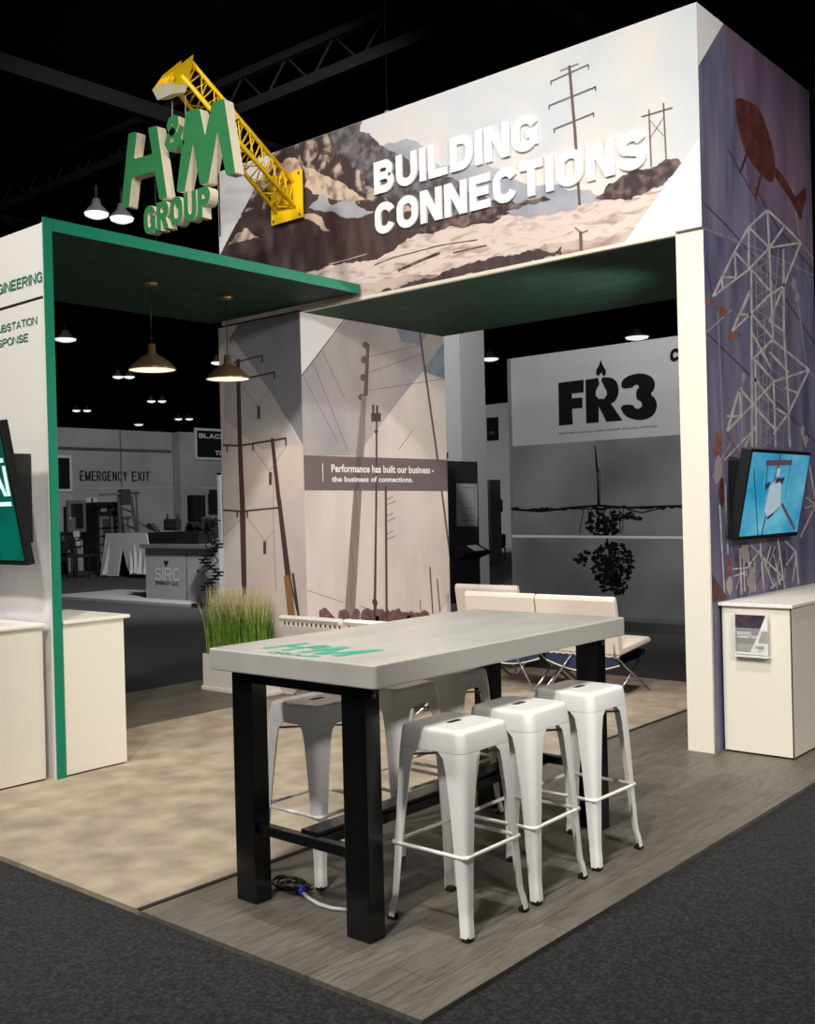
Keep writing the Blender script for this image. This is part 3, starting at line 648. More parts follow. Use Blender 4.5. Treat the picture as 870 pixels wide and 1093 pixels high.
def rnd(pts, r=9):
    out = []
    for i in range(len(pts)):
        a, b, c = np.array(pts[i-1], float), np.array(pts[i], float), np.array(pts[(i+1) % len(pts)], float)
        u = (a-b); u /= np.linalg.norm(u); v = (c-b); v /= np.linalg.norm(v)
        p, q2 = b+u*r, b+v*r
        for t in (0, .33, .67, 1): out.append(tuple((1-t)**2*p+2*t*(1-t)*b+t*t*q2))
    return out
letter('letter_h', rnd([(103, 311), (137, 305), (124, 416), (199, 394), (181, 290), (217, 279), (259, 572), (227, 581), (209, 464), (117, 490), (104, 612), (74, 607)]))
letter('letter_m', rnd([(335, 223), (389, 209), (412, 322), (440, 187), (489, 171), (534, 472), (497, 483), (462, 305), (425, 512), (391, 521), (364, 350), (329, 546), (297, 549)]))
def stext(name, txt, lo, hi, t, gap=.3):
    mb = MB(); block_text(mb, lambda x, y, z: (lo[0]+x, SY+.085-z, lo[1]+y), txt, hi[0]-lo[0], hi[1]-lo[1], t, 'sign_green', .085, 'sign_cream', gap); return mb.build(name, S)
la = ps.uv(*t8(250, 392)); lb = ps.uv(*t8(322, 245)); stext('ampersand', '&', la, (lb[0], la[1]+.27), .062)
la = ps.uv(*t8(166, 725)); lb = ps.uv(*t8(432, 560)); la2 = ps.uv(*t8(425, 665))
hgt = .225
stext('group_lettering', 'GROUP', (la[0], la[1]-.0), (lb[0], la[1]+hgt), .052, .35)
for p in ((266, 150, 262), (320, 150, 240)):
    mb = MB(); a = ps.uv(*t8(p[0], p[1])); b = ps.uv(*t8(p[0], p[2])); mb.tube([(a[0], SY+.03, 4.82), (b[0], SY+.03, b[1]-.05)], .003, 'grey_180', 5); mb.build('suspension_wire', S)
mb = MB(); a = ps.uv(*t8(180, 610)); b = ps.uv(*t8(450, 470))
mb.tube([(a[0], SY+.08, a[1]-.3), (a[0], SY+.08, a[1]+.35)], .006, 'grey_45', 6); mb.tube([(b[0]-.05, SY+.08, b[1]-.45), (b[0]-.05, SY+.08, b[1]+.2)], .006, 'grey_45', 6)
mb.tube([(a[0]-.3, SY+.08, a[1]+.32), (b[0]+.2, SY+.08, a[1]+.45)], .006, 'grey_45', 6)
mb.build('back_frame', S)

# ================================================================ CABINETS AND COUNTER
def cabinet(name, a, b, top_a, top_b, label, cat, seam=None, doors=None):
    c = empty(name, ((a[0]+b[0])/2, (a[1]+b[1])/2, 0), label, cat)
    mb = MB(); mb.box((a[0]+.01, a[1]+.01, 0), (b[0]-.01, b[1]-.01, .03), 'dark_gap'); mb.build('plinth', c)
    mb = MB(); mb.box((a[0], a[1], .012), (b[0], b[1], top_a[2]), 'cream_laminate', .003); mb.build('body', c)
    mb = MB(); mb.box(top_a, top_b, 'laminate_top', .004); mb.build('countertop', c)
    return c
c = cabinet('storage_cabinet', (-6.5, 2.55, 0), (-5.84, 3.375, 0), (-6.51, 2.54, .935), (-5.825, 3.395, .955), 'cream storage cabinet in front of the partition wall below the green screen', 'cabinet')
c = cabinet('storage_cabinet', (-6.5, 3.49, 0), (-5.80, 3.925, 0), (-6.51, 3.485, .94), (-5.785, 3.965, .962), 'cream storage cabinet behind the green edge post', 'cabinet')
c = cabinet('counter', (-2.828, 6.365, 0), (-2.388, 8.1, 0), (-2.846, 6.345, .93), (-2.37, 8.12, .952), 'white counter beside the violet tower below the sky blue screen', 'counter')
mb = MB(); mb.box((-2.392, 6.363, .01), (-2.3865, 6.37, .93), 'dark_gap'); mb.build('corner_seam', c); mb = MB(); mb.box((-2.389, 6.9, .01), (-2.3865, 6.905, .93), 'dark_gap'); mb.build('door_seam', c)
# leaflet holder
L = empty('leaflet_holder', (-2.62, 6.34, .62), 'clear leaflet holder with a navy and grey leaflet fixed to the white counter front', 'leaflet holder')
mb = MB(); mb.box((-2.735, 6.352, .63), (-2.515, 6.362, .89), 'acrylic'); mb.box((-2.735, 6.325, .625), (-2.515, 6.329, .80), 'acrylic'); mb.box((-2.735, 6.325, .618), (-2.515, 6.362, .628), 'paper')
mb.box((-2.735, 6.325, .62), (-2.731, 6.36, .89), 'acrylic'); mb.box((-2.519, 6.325, .62), (-2.515, 6.36, .89), 'acrylic'); mb.build('holder', L)
mb = MB(); mb.box((-2.728, 6.335, .635), (-2.522, 6.339, .882), 'paper')
LP = Pl('Y', 6.335); k = Art(LP); k.mb = mb; U = lambda a, b: (-2.728+a*.206, .635+b*.247)
def quad(P, m): k._add([U(*p) for p in P], m)
quad([(0, .06), (.45, .06), (.62, .35), (.95, 1), (0, 1)], 'leaflet_navy'); quad([(.7, .3), (1, .3), (1, .6), (.82, .6)], 'leaflet_grey'); quad([(.05, .08), (.45, .08), (.58, .26), (.05, .26)], 'leaflet_grey')
text_on(mb, LP, 'BUILDING', U(.06, .5), U(.5, .57), 'raised_white', .02, 0, .004); text_on(mb, LP, 'CONNECTIONS', U(.06, .41), U(.75, .48), 'raised_white', .02, 0, .004)
text_on(mb, LP, 'H&M', U(.62, .14), U(.88, .24), 'green_text', .03, 0, .004); text_on(mb, LP, 'GROUP', U(.7, .08), U(.85, .115), 'green_text', .03, 0, .004)
mb.build('leaflet', L)

# ================================================================ SCREENS
def screen(name, o, u, v, n, w_, h_, label, depth=.055):
    """o lower-left corner of front, u right, v up, n outwards"""
    o, u, v, n = map(Vector, (o, u, v, n))
    e = empty(name, o, label, 'screen')
    def bx(mb, a, b, d0, d1, m):
        P = [o+u*x+v*y+n*z for z in (d0, d1) for x, y in ((a[0], a[1]), (b[0], a[1]), (b[0], b[1]), (a[0], b[1]))]
        mb.add(P, [(3, 2, 1, 0), (4, 5, 6, 7), (0, 1, 5, 4), (1, 2, 6, 5), (2, 3, 7, 6), (3, 0, 4, 7)], m)
    mb = MB(); bx(mb, (0, 0), (w_, h_), -depth, 0, 'black_plastic'); smooth_bevel(mb.build('housing', e), .004)
    mb = MB()
    P2 = lambda x, y, z=.0015: o+u*x+v*y+n*z
    return e, mb, P2, bx
# right screen
tl = math.radians(11)
n = Vector((math.cos(tl), 0, -math.sin(tl))); v = Vector((math.sin(tl), 0, math.cos(tl)))
e, mb, P2, bx = screen('wall_screen', (-2.765, 6.475, 1.335), (0, 1, 0), v, n, 1.06, .60, 'wall screen showing a figure against blue sky on the violet tower', .07)
mb.add([P2(.02, .03), P2(1.04, .03), P2(1.04, .58), P2(.02, .58)], [(0, 1, 2, 3)], 'screen_sky'); 
kk = [0]
def sp(pts, m):  # picture coords (0..1) on the screen
    kk[0] += 1; mb.add([P2(.02+x*1.02, .03+y*.55, .0016+kk[0]*.00005) for x, y in pts], [tuple(range(len(pts)))], m)
def sl(a, b, w0, m): 
    dx, dy = b[0]-a[0], (b[1]-a[1])*.54; Ln = math.hypot(dx, dy); nx, ny = -dy/Ln*w0, dx/Ln*w0/.54
    sp([(a[0]+nx, a[1]+ny), (a[0]-nx, a[1]-ny), (b[0]-nx, b[1]-ny), (b[0]+nx, b[1]+ny)], m)
sl((.06, .8), (.30, 0), .006, 'screen_dark'); sl((.46, 1), (.36, 0), .012, 'screen_brown'); sl((.62, .38), (.95, .03), .014, 'screen_brown')
sl((.24, .88), (.68, .9), .018, 'screen_brown'); sl((.27, .88), (.30, .58), .006, 'screen_dark'); sl((.66, .98), (.66, .45), .004, 'screen_dark')
sp([(.36, .6), (.46, .68), (.56, .62), (.60, .35), (.52, .26), (.40, .22), (.34, .3)], 'screen_figure')
sp([(.44, .62), (.52, .66), (.58, .62), (.60, .72), (.54, .70), (.46, .70)], 'screen_dark'); sp([(.40, .22), (.56, .3), (.6, .36), (.5, .24), (.42, .18)], 'screen_dark')
sp([(.44, .72), (.50, .72), (.50, .82), (.44, .82)], 'screen_figure'); sp([(.28, .62), (.36, .66), (.36, .60), (.30, .54)], 'screen_dark')
mb.build('display_panel', e)
mb = MB(); mb.prism([(-2.85, 6.56, 1.42), (-2.85, 6.56, 1.86), (-2.70, 6.56, 1.86), (-2.80, 6.56, 1.38)], 'black_plastic', 'black_plastic', 0, (0, 0, 0), (0, .9, 0)); mb.build('mount_shadow_wedge', e)  # black wedge covers mount bulk plus the shadow gap behind the screen
# left screen
tl = math.radians(10)
n = Vector((0, -math.cos(tl), -math.sin(tl))); v = Vector((0, -math.sin(tl), math.cos(tl)))
e, mb, P2, bx = screen('wall_screen', (-6.76, 3.22, 1.32), (1, 0, 0), v, n, 1.045, .865, 'wall screen with bold pale letters on dark green on the left partition', .05)
mb.add([P2(.02, .03), P2(1.022, .03), P2(1.022, .845), P2(.02, .845)], [(0, 1, 2, 3)], 'screen_green')
def st(txt, x0, y0, x1, y1, m, bold):
    V, F, N_ = text_geo(txt, bold); mn, mx = V.min(0), V.max(0)
    mb.add([P2(x0+(q_[0]-mn[0])/(mx[0]-mn[0])*(x1-x0), y0+(q_[1]-mn[1])/(mx[1]-mn[1])*(y1-y0), .004) for q_ in V], F, m)
st('AI', .80, .42, 1.01, .60, 'screen_white', .03)
mb.add([P2(.05, .62, .003), P2(1.0, .62, .003), P2(1.0, .645, .003), P2(.05, .645, .003)], [(0, 1, 2, 3)], 'screen_white')
mb.add([P2(.05, .36, .003), P2(1.0, .36, .003), P2(1.0, .385, .003), P2(.05, .385, .003)], [(0, 1, 2, 3)], 'screen_white')
mb.build('display_panel', e)
mb = MB(); mb.prism([(-6.5, 3.42, 1.45), (-6.5, 3.42, 2.0), (-6.5, 3.2, 2.0), (-6.5, 3.26, 1.42)], 'black_plastic', 'black_plastic', 0, (0, 0, 0), (.5, 0, 0)); mb.build('mount_shadow_wedge', e)  # black mount wedge stands in for the screen's shadow on the wall

# ================================================================ PENDANT LAMPS
def pendant(x, y, zb, label):
    e = empty('pendant_lamp', (x, y, zb), label, 'pendant lamp', 'brass pendant lamps under the green canopy')
    R = .175*1.0
    mb = MB(); prof = [(.0, .20), (.028, .20), (.032, .13), (.05, .115), (.085, .10), (.13, .065), (.168, .025), (.178, .012), (.180, 0), (.176, 0), (.165, .02), (.125, .058), (.08, .09), (.045, .105)]
    mb.lathe(prof, (x, y, zb), 'brass', 40); mb.build('lamp_shade', e)
    mb = MB(); mb.lathe([(.173, .006), (.12, .004), (.0, .003)], (x, y, zb), 'lamp_inner', 32); mb.build('diffuser', e)
    mb = MB(); mb.tube([(x, y, zb+.20), (x, y, 3.36)], .004, 'black_plastic', 6); mb.build('cord', e)
    mb = MB(); mb.lathe([(0, -.022), (.03, -.022), (.055, -.014), (.06, 0), (0, 0)], (x, y, 3.366), 'brass', 24); mb.build('ceiling_rose', e)
    l = bpy.data.lights.new('pendant_bulb', 'SPOT'); l.energy = 22; l.color = (1, .86, .66); l.spot_size = math.radians(150); l.spot_blend = .6; l.shadow_soft_size = .05
    o = bpy.data.objects.new('pendant_bulb', l); C.objects.link(o); o.parent = e; o.location = (0, 0, -.01)
pendant(-6.63, 4.80, 2.70, 'brass dome pendant lamp hanging nearest the partition wall')
pendant(-6.645, 5.55, 2.69, 'brass dome pendant lamp hanging in front of the left tower')

# ================================================================ TABLE
TB = empty('bar_table', (-3.0, 3.67, 0), 'tall grey metal topped bar table on square black legs with stools around it', 'table')
mb = MB()
tx0, tx1, ty0, ty1, tz0, tz1 = -3.475, -2.535, 2.755, 4.585, .952, 1.04
def rrect(x0, x1, y0, y1, r, n=6):
    P = []
    for cx, cy, a0 in ((x1-r, y0+r, -90), (x1-r, y1-r, 0), (x0+r, y1-r, 90), (x0+r, y0+r, 180)):
        for i in range(n+1): a = math.radians(a0+90*i/n); P.append((cx+r*math.cos(a), cy+r*math.sin(a)))
    return P
r = rrect(tx0, tx1, ty0, ty1, .02); n = len(r)
mb.add([(x, y, tz0) for x, y in r]+[(x, y, tz1) for x, y in r], [tuple(range(n-1, -1, -1)), tuple(range(n, 2*n))]+[(i, (i+1) % n, (i+1) % n+n, i+n) for i in range(n)], 'table_metal')
smooth_bevel(mb.build('tabletop', TB), .006, 3)
for x, y in ((-3.385, 2.805), (-2.75, 2.80), (-3.385, 4.465), (-2.75, 4.465)):
    mb = MB(); mb.box((x, y, 0), (x+.12, y+.085, tz0), 'black_paint', .004); l = mb.build('leg', TB)
    mb = MB(); mb.box((x+.02, y-.006, tz0-.05), (x+.10, y-.0005, tz0-.002), 'black_paint')
    mb.tube([(x+.1205, y+.045, .915), (x+.126, y+.045, .915)], .016, 'black_plastic', 10); mb.build('bracket', l)
for y in (2.825, 4.485): mb = MB(); mb.box((-3.265, y, .285), (-2.75, y+.04, .325), 'black_paint', .003); mb.build('end_stretcher', TB)
for y in (2.825, 4.485): mb = MB(); mb.box((-3.265, y, .90), (-2.75, y+.04, tz0), 'black_paint', .003); mb.build('apron', TB)
mb = MB(); mb.box((-3.07, 2.865, .28), (-2.945, 4.485, .318), 'black_paint', .003); mb.box((-3.055, 2.865, .318), (-2.96, 4.485, .335), 'black_paint', .003); mb.build('long_stretcher', TB)
# logo decal on tabletop
mb = MB()
def tdecal(txt, x0, y0, W, Hh, t): block_text(mb, lambda x, y, z: (x0+x, y0+y, tz1+.0008+z), txt, W, Hh, t, 'table_decal', 0, None, .3, 3e-5, .18)
tdecal('H', -3.27, 2.87, .15, .21, .036); tdecal('&', -3.10, 2.96, .06, .10, .014); tdecal('M', -3.045, 2.86, .23, .22, .044); tdecal('GROUP', -3.15, 2.785, .27, .045, .009)
mb.build('logo_decal', TB)

# ================================================================ STOOLS
def make_stool():
    s = empty('bar_stool', (0, 0, 0), 'x', 'stool', 'white metal stools around the bar table')
    def ring(h, z, r, n=5): return [(x, y, z) for x, y in rrect(-h, h, -h, h, r, n)]
    mb = MB(); loops = [ring(.128, .7615, .03), ring(.143, .7603, .034), ring(.150, .757, .037), ring(.154, .751, .039), ring(.1555, .744, .04), ring(.157, .735, .04), ring(.1635, .68, .042), ring(.1635, .678, .042), ring(.1605, .678, .04), ring(.1605, .68, .04), ring(.152, .745, .036)]
    n = len(loops[0]); V = [p for l in loops for p in l]; F = []
    for i in range(len(loops)-1):
        for j in range(n): F.append((i*n+j, (i+1)*n+j, (i+1)*n+(j+1) % n, i*n+(j+1) % n))
    mb.add(V, F, 'stool_white', True)
    # top with a real hand slot
    sl_ = rrect(-.014, .014, -.042, .042, .0135, 5)
    mb.add(loops[0]+[(x, y, .7615) for x, y in sl_], [(i, (i+1) % n, (i+1) % n+n, i+n) for i in range(n)], 'stool_white')
    m_ = len(sl_); mb.add([(x, y, .7615) for x, y in sl_]+[(x*.9, y*.97, .755) for x, y in sl_], [(i, (i+1) % m_, (i+1) % m_+m_, i+m_) for i in range(m_)], 'rubber_and_slot_shade', True)  # slot walls coloured black for the shade inside
    mb.box((-.04, -.07, .725), (.04, .07, .735), 'rubber_and_slot_shade')  # black plate added below so the slot looks dark
    mb.build('seat', s, False)
    tops = [(.735, .1565, .125, .0405), (.68, .1632, .118, .042), (.655, .1655, .092, .042), (.60, .168, .080, .040), (.45, .1735, .064, .032), (.28, .180, .050, .024), (.12, .1865, .040, .018), (.085, .189, .038, .016), (.055, .196, .038, .016), (.015, .201, .038, .016)]
    for sx in (-1, 1):
        for sy in (-1, 1):
            V = []; K_ = 0
            for z, h, wd, rr in tops:
                c_ = h-rr; A_ = [math.radians(90-90*k/5) for k in range(6)]
                sec = [(h-wd, h)]+[(c_+rr*math.cos(a), c_+rr*math.sin(a)) for a in A_]+[(h, h-wd), (h-.004, h-wd)]+[(c_+(rr-.004)*math.cos(a), c_+(rr-.004)*math.sin(a)) for a in A_[::-1]]+[(h-wd, h-.004)]
                K_ = len(sec); V += [(sx*a, sy*b, z) for a, b in sec]
            F = [(i*K_+j, i*K_+(j+1) % K_, (i+1)*K_+(j+1) % K_, (i+1)*K_+j) for i in range(len(tops)-1) for j in range(K_)]
            F += [tuple(range(K_)), tuple(range((len(tops)-1)*K_, len(tops)*K_))]
            if sx*sy < 0: F = [f_[::-1] for f_ in F]
            mb = MB(); mb.add(V, F, 'stool_white', True); l = mb.build('leg', s, False)
            es = l.modifiers.new('edges', 'EDGE_SPLIT'); es.split_angle = math.radians(50)
            mb = MB(); x = sx*(.201-.018); y = sy*(.201-.018); mb.box((x-.0165, y-.0165, 0), (x+.0165, y+.0165, .02), 'rubber_and_slot_shade', .004); mb.build('rubber_foot', l, False)
    q = .176
    for a, b in (((-q, -q), (q, -q)), ((q, -q), (q, q)), ((q, q), (-q, q)), ((-q, q), (-q, -q))):
        mb = MB(); p0 = Vector((*a, .30)); p1 = Vector((*b, .30)); mb.tube([p0, p0.lerp(p1, .12), p0.lerp(p1, .5), p0.lerp(p1, .88), p1], .0078, 'stool_white', 10); mb.build('foot_rail', s, False)
    mb = MB(); h = .15
    for a, b in (((-h, -h), (h, h)), ((-h, h), (h, -h))): mb.tube([(*a, .64), (*b, .64)], .005, 'steel', 6)
    mb.build('cross_brace', s, False)
    return s
st0 = make_stool()
spots = [(-2.545, 3.22, 0, 'nearest white metal stool of the row by the black carpet'),
         (-2.545, 3.67, 1, 'middle white metal stool of the row by the black carpet'),
         (-2.545, 4.16, -1, 'white metal stool closest to the right tower, end of the row by the black carpet'),
         (-3.35, 3.26, 0, 'white metal stool seen between the two near black table legs'),
         (-3.33, 3.76, -2, 'shaded white metal stool on the beige carpet, just right of the front black table leg'),
         (-3.37, 4.22, 1, 'shaded white metal stool at the far end of the beige carpet side')]
allst = [st0]+[copy_tree(st0) for _ in spots[1:]]
for s, (x, y, a, lab) in zip(allst, spots): s.location = (x, y, 0.003 if x < -3 else 0); s.rotation_euler = (0, 0, math.radians(a)); s['label'] = lab
for ch in ():
    pass

# cable on floor
e = empty('power_cable', (-3.1, 3.0, 0), 'coiled black lead joined by a blue plug to a white cable under the table', 'cable')
mb = MB(); P = []
for i in range(70):
    a = i*.55; P.append((-3.33+.07*math.cos(a)+.01*math.sin(i*1.3)+i*.0012, 3.02+.05*math.sin(a), .008+.02*abs(math.sin(i*.31))))
P += [(-3.235, 3.02, .012), (-3.215, 3.0, .01)]
mb.tube(P, .005, 'black_plastic', 6); mb.build('black_lead', e)
mb = MB(); mb.tube([(-3.225, 3.005, .018), (-3.175, 2.985, .018)], .017, 'connector_blue', 10); mb.tube([(-3.245, 3.013, .018), (-3.222, 3.003, .018)], .012, 'connector_blue', 10); mb.build('plug', e)
mb = MB(); mb.tube([(-3.175, 2.985, .014), (-3.12, 2.965, .01), (-3.05, 2.95, .008), (-2.98, 2.952, .008), (-2.90, 2.985, .008), (-2.86, 3.0, .008), (-2.83, 3.0, .008)], .008, 'cable_white', 8); mb.build('white_lead', e)

# ================================================================ PLANTER WITH GRASS
e = empty('grass_planter', (-7.25, 6.17, 0), 'white rectangular planter full of tall ornamental grass in front of the left tower', 'planter')
px0, px1, py0, py1, pz = -7.64, -6.855, 6.095, 6.245, .33
py0 = 5.995; py1 = 6.235
mb = MB(); mb.box((px0, py0, .03), (px1, py1, pz), 'planter_white', .008); mb.box((px0-.012, py0-.012, 0), (px1+.012, py1+.01, .035), 'planter_white', .005); mb.box((px0+.02, py0+.02, pz-.001), (px1-.02, py1-.02, pz+.003), 'soil'); mb.build('planter_box', e)
mg = MB()
for i in range(1500):
    x = random.uniform(px0+.03, px1-.03); y = random.uniform(py0+.02, py1-.02); h = random.uniform(.38, .62); lx, ly = random.gauss(0, .045), random.gauss(-.01, .035); wd = .0045
    a = random.uniform(0, 3.14); dx, dy = wd*math.cos(a), wd*math.sin(a); V = []
    for k in range(5):
        t = k/4; X_, Y_ = x+lx*t*t, min(y+ly*t*t, Y0-.012); ww = 1-t*.85; V += [(X_-dx*ww, Y_-dy*ww, pz+h*t), (X_+dx*ww, Y_+dy*ww, pz+h*t)]
    mg.add(V[:8], [(0, 1, 3, 2), (2, 3, 5, 4), (4, 5, 7, 6)], 'grass_green'); mg.add(V[6:10], [(0, 1, 3, 2)], 'grass_tip')
g = mg.build('grass', e); g['kind'] = 'stuff'

# ================================================================ LOUNGE CHAIRS
def lounge_chair(loc, rz, wdt, bh, sh, label, cushion, sling, perforated):
    """its back faces local -Y, the sitter faces +Y; folding chrome X legs"""
    e = empty('folding_lounge_chair', (0, 0, 0), label, 'chair', 'folding lounge chairs around the opening')
    w2 = wdt/2
    def slab(mb, x0, x1, prof, m):   # closed y,z profile extruded along x
        n = len(prof); V = [(x0, y, z) for y, z in prof]+[(x1, y, z) for y, z in prof]
        mb.add(V, [tuple(range(n)), tuple(range(2*n-1, n-1, -1))]+[(i, i+n, (i+1) % n+n, (i+1) % n) for i in range(n)], m)
    mb = MB(); slab(mb, -w2+.01, w2-.01, [(-.22, sh+.0), (.26, sh+.05), (.30, sh+.03), (.30, sh-.0), (-.22, sh-.06)], cushion)
    smooth_bevel(mb.build('seat', e, False), .015, 3)
    mb = MB(); yt = -.31
    if perforated:   # punched top band under a rolled edge, plain panel below
        slab(mb, -w2, w2, [(yt-.02, bh-.05), (yt-.04, bh-.02), (yt-.02, bh), (yt+.02, bh), (yt+.03, bh-.02), (yt+.01, bh-.05)], cushion)
        nb = 13
        for i in range(nb): x = -w2+i*wdt/nb; slab(mb, x+.004, x+wdt/nb*.58, [(yt-.018, bh-.085), (yt-.018, bh-.045), (yt-.006, bh-.045), (yt-.006, bh-.085)], cushion)
        slab(mb, -w2+.01, w2-.01, [(yt-.006, bh-.09), (yt-.006, bh-.04), (yt, bh-.04), (yt, bh-.09)], 'brown_sling')  # dark strip put behind the slots so they look dark
        slab(mb, -w2, w2, [(-.235, sh-.04), (yt-.02, bh-.08), (yt, bh-.08), (-.215, sh-.04)], cushion)
    else:
        slab(mb, -w2, w2, [(-.27, sh-.05), (yt-.03, bh-.04), (yt-.02, bh-.01), (yt, bh), (yt+.02, bh-.01), (yt+.03, bh-.05), (-.20, sh-.05)], cushion)
    smooth_bevel(mb.build('backrest', e, False), .008 if perforated else .02, 3)
    nsc = 12; mb = MB()
    P = []
    for i in range(nsc*4+1): t = i/(nsc*4); P.append((-w2+.01+t*(wdt-.02), -.25, sh-.055-.012*abs(math.sin(t*math.pi*nsc))))
    mb.tube(P, .012, cushion, 6); mb.build('lacing_edge', e, False)
    mb = MB(); nn = 11; V = []
    for i in range(nn):
        t = i/(nn-1); z = sh-.14-.07*math.sin(math.pi*t); x = -w2+.03+t*(wdt-.06); V += [(x, -.25, sh-.055), (x, -.22, z), (x, .22, z+.02), (x, .24, sh-.055)]
    F = [(4*i+k, 4*i+k+1, 4*i+5+k, 4*i+4+k) for i in range(nn-1) for k in range(3)]
    mb.add(V, F, sling); mb.build('sling', e, False)
    mb = MB(); mb.tube([V[4*i+1] for i in range(nn)], .007, cushion, 6); mb.build('sling_edge', e, False)
    for s_ in (-1, 1):
        x = s_*(w2-.04)
        for a, b in (((-.30, 0), (.26, sh-.06)), ((.30, 0), (-.26, sh-.06))):
            mb = MB(); mb.tube([(x, a[0], a[1]+.009), (x, b[0], b[1])], .010, 'chrome', 8); mb.build('leg', e, False)
    for sx in (-1, 1):
        mb = MB(); mb.tube([(sx*(w2-.05), -.28, .01), (sx*(w2-.30), -.24, sh-.07)], .008, 'chrome', 8); mb.build('cross_brace', e, False)
        mb = MB(); mb.tube([(sx*(w2-.04), -.27, sh-.06), (sx*(w2-.04), yt+.01, bh-.06)], .009, 'chrome', 8); mb.build('back_post', e, False)
    e.location = loc; e.rotation_euler = (0, 0, math.radians(rz)); return e
lounge_chair((-6.235, 6.33, 0), 0, .70, .725, .32, 'white folding lounge chair with punched back band beside the grass planter', 'chair_mesh', 'brown_sling', True)
lounge_chair((-5.49, 6.35, 0), 0, .72, .725, .32, 'white folding lounge chair half hidden by the table, second from the planter', 'chair_mesh', 'brown_sling', True)
lounge_chair((-6.00, 8.46, 0), 0, .74, .85, .42, 'cream padded folding lounge chair, leftmost of three below the dark kiosk', 'cushion', 'blue_sling', False)
lounge_chair((-5.36, 7.78, 0), 0, .74, .85, .42, 'cream padded folding lounge chair, middle of the three', 'cushion', 'blue_sling', False)
lounge_chair((-4.585, 7.76, 0), 0, .76, .85, .42, 'cream padded folding lounge chair, rightmost of three, nearest the display wall', 'cushion', 'blue_sling', False)

# ================================================================ HALL BACKGROUND
# big flame-logo display wall
F_ = empty('display_wall', (-6.6, 12.3, 0), 'tall grey display wall with FR3 flame logo and dark plant picture', 'display wall')
mb = MB(); mb.box((-8.52, 12.2, .11), (-4.3, 12.35, 3.68), 'display_grey'); mb.build('wall_panel', F_)
mb = MB(); mb.box((-8.6, 11.75, -.02), (-4.2, 12.5, .11), 'grey_60'); mb.build('plinth', F_)
pd = Pl('Y', 12.2, -8.52, -4.3, .11, 3.68); A = Art(pd)
A._add([(-8.47, .11), (-4.3, .11), (-4.3, 2.44), (-8.47, 2.44)], 'display_dark')
A._add([(-8.52, .11), (-8.46, .11), (-8.46, 3.68), (-8.52, 3.68)], 'grey_100')
A.tr = lambda x, y: (470+x/2.604, 320+y/2.604)
A.line([(430, 405), (437, 480), (440, 575)], 1.2, 'grey_12', 2.6); A.line([(443, 470), (444, 570)], .8, 'grey_20')
A.line([(200, 582), (280, 588), (360, 578), (440, 572), (520, 578), (600, 575), (672, 573)], 2.4, 'grey_12')
A.line([(520, 582), (560, 592), (610, 580)], 1.4, 'grey_12')
for x in range(400, 520, 12): A.line([(x+random.uniform(-3, 3), 580), (x+random.uniform(-14, 14), 650)], .9, 'grey_12')
def leaves(cx, cy, rx, ry, n_):
    for i in range(n_):
        a = random.uniform(0, 6.28); r_ = random.random()**.6; x, y = cx+rx*r_*math.cos(a), cy+ry*r_*math.sin(a); A.blob(x, y, random.uniform(3, 8), random.uniform(3, 6), 'grey_12', 6, .5)
leaves(455, 620, 50, 40, 130); leaves(530, 600, 40, 12, 20); leaves(478, 735, 62, 62, 300); leaves(400, 720, 28, 22, 30); leaves(485, 790, 38, 30, 90)
for i in range(40): x = 200+i*12; A.blob(x, 582-(x-200)*.012+random.uniform(-3, 3), 9, random.uniform(1.5, 5), 'grey_12', 7, .4)
A.line([(450, 590), (470, 700), (480, 790)], 2, 'grey_12')
A.line([(200, 657), (680, 661)], 2.6, 'grey_180')
A.tr = lambda x, y: (580+x/5.4375, 370+y/5.4375)
# FR3
A.poly([(88, 210), (235, 192), (235, 265), (166, 272), (166, 300), (228, 295), (228, 355), (168, 360), (172, 450), (92, 458)], 'grey_12')
A.poly([(245, 192), (345, 178), (378, 178), (404, 184), (424, 200), (434, 222), (438, 250), (435, 278), (426, 302), (412, 320), (392, 330), (460, 428), (368, 436), (322, 345), (322, 440), (250, 444)], 'grey_12')
A.poly(chaikin([(452, 245), (455, 195), (500, 165), (570, 152), (625, 170), (650, 205), (645, 250), (620, 275), (655, 305), (662, 355), (640, 400), (590, 425), (530, 425), (470, 400), (443, 340), (520, 335), (530, 355), (550, 362), (572, 350), (575, 330), (560, 312), (540, 305), (540, 250), (556, 240), (552, 222), (530, 222), (518, 240)], 1), 'grey_12')
A.poly([(334, 78), (348, 108), (362, 135), (362, 160), (345, 178), (336, 195), (325, 215), (318, 180), (305, 158), (308, 135), (325, 108)], 'display_grey')
A.poly([(334, 76), (346, 108), (364, 138), (364, 160), (350, 172), (336, 150), (322, 172), (306, 158), (308, 135), (324, 108)], 'grey_12')
A.poly([(336, 195), (350, 225), (366, 255), (370, 280), (352, 303), (322, 303), (304, 283), (306, 255), (322, 225)], 'display_grey')
A.text('ENVIROTEMP NATURAL ESTER FLUID', (92, 500), (662, 465), 'grey_60', 0)
c0 = pd.uv(*A.tr(736, 86)); block_text(A.mb, lambda x, y, z: (c0[0]+x, 12.2-.006-z, c0[1]+y), 'C', .13, .155, .04, 'grey_12', 0, None, .5, 3e-5, .1)
A.mb.build('printed_picture', F_)
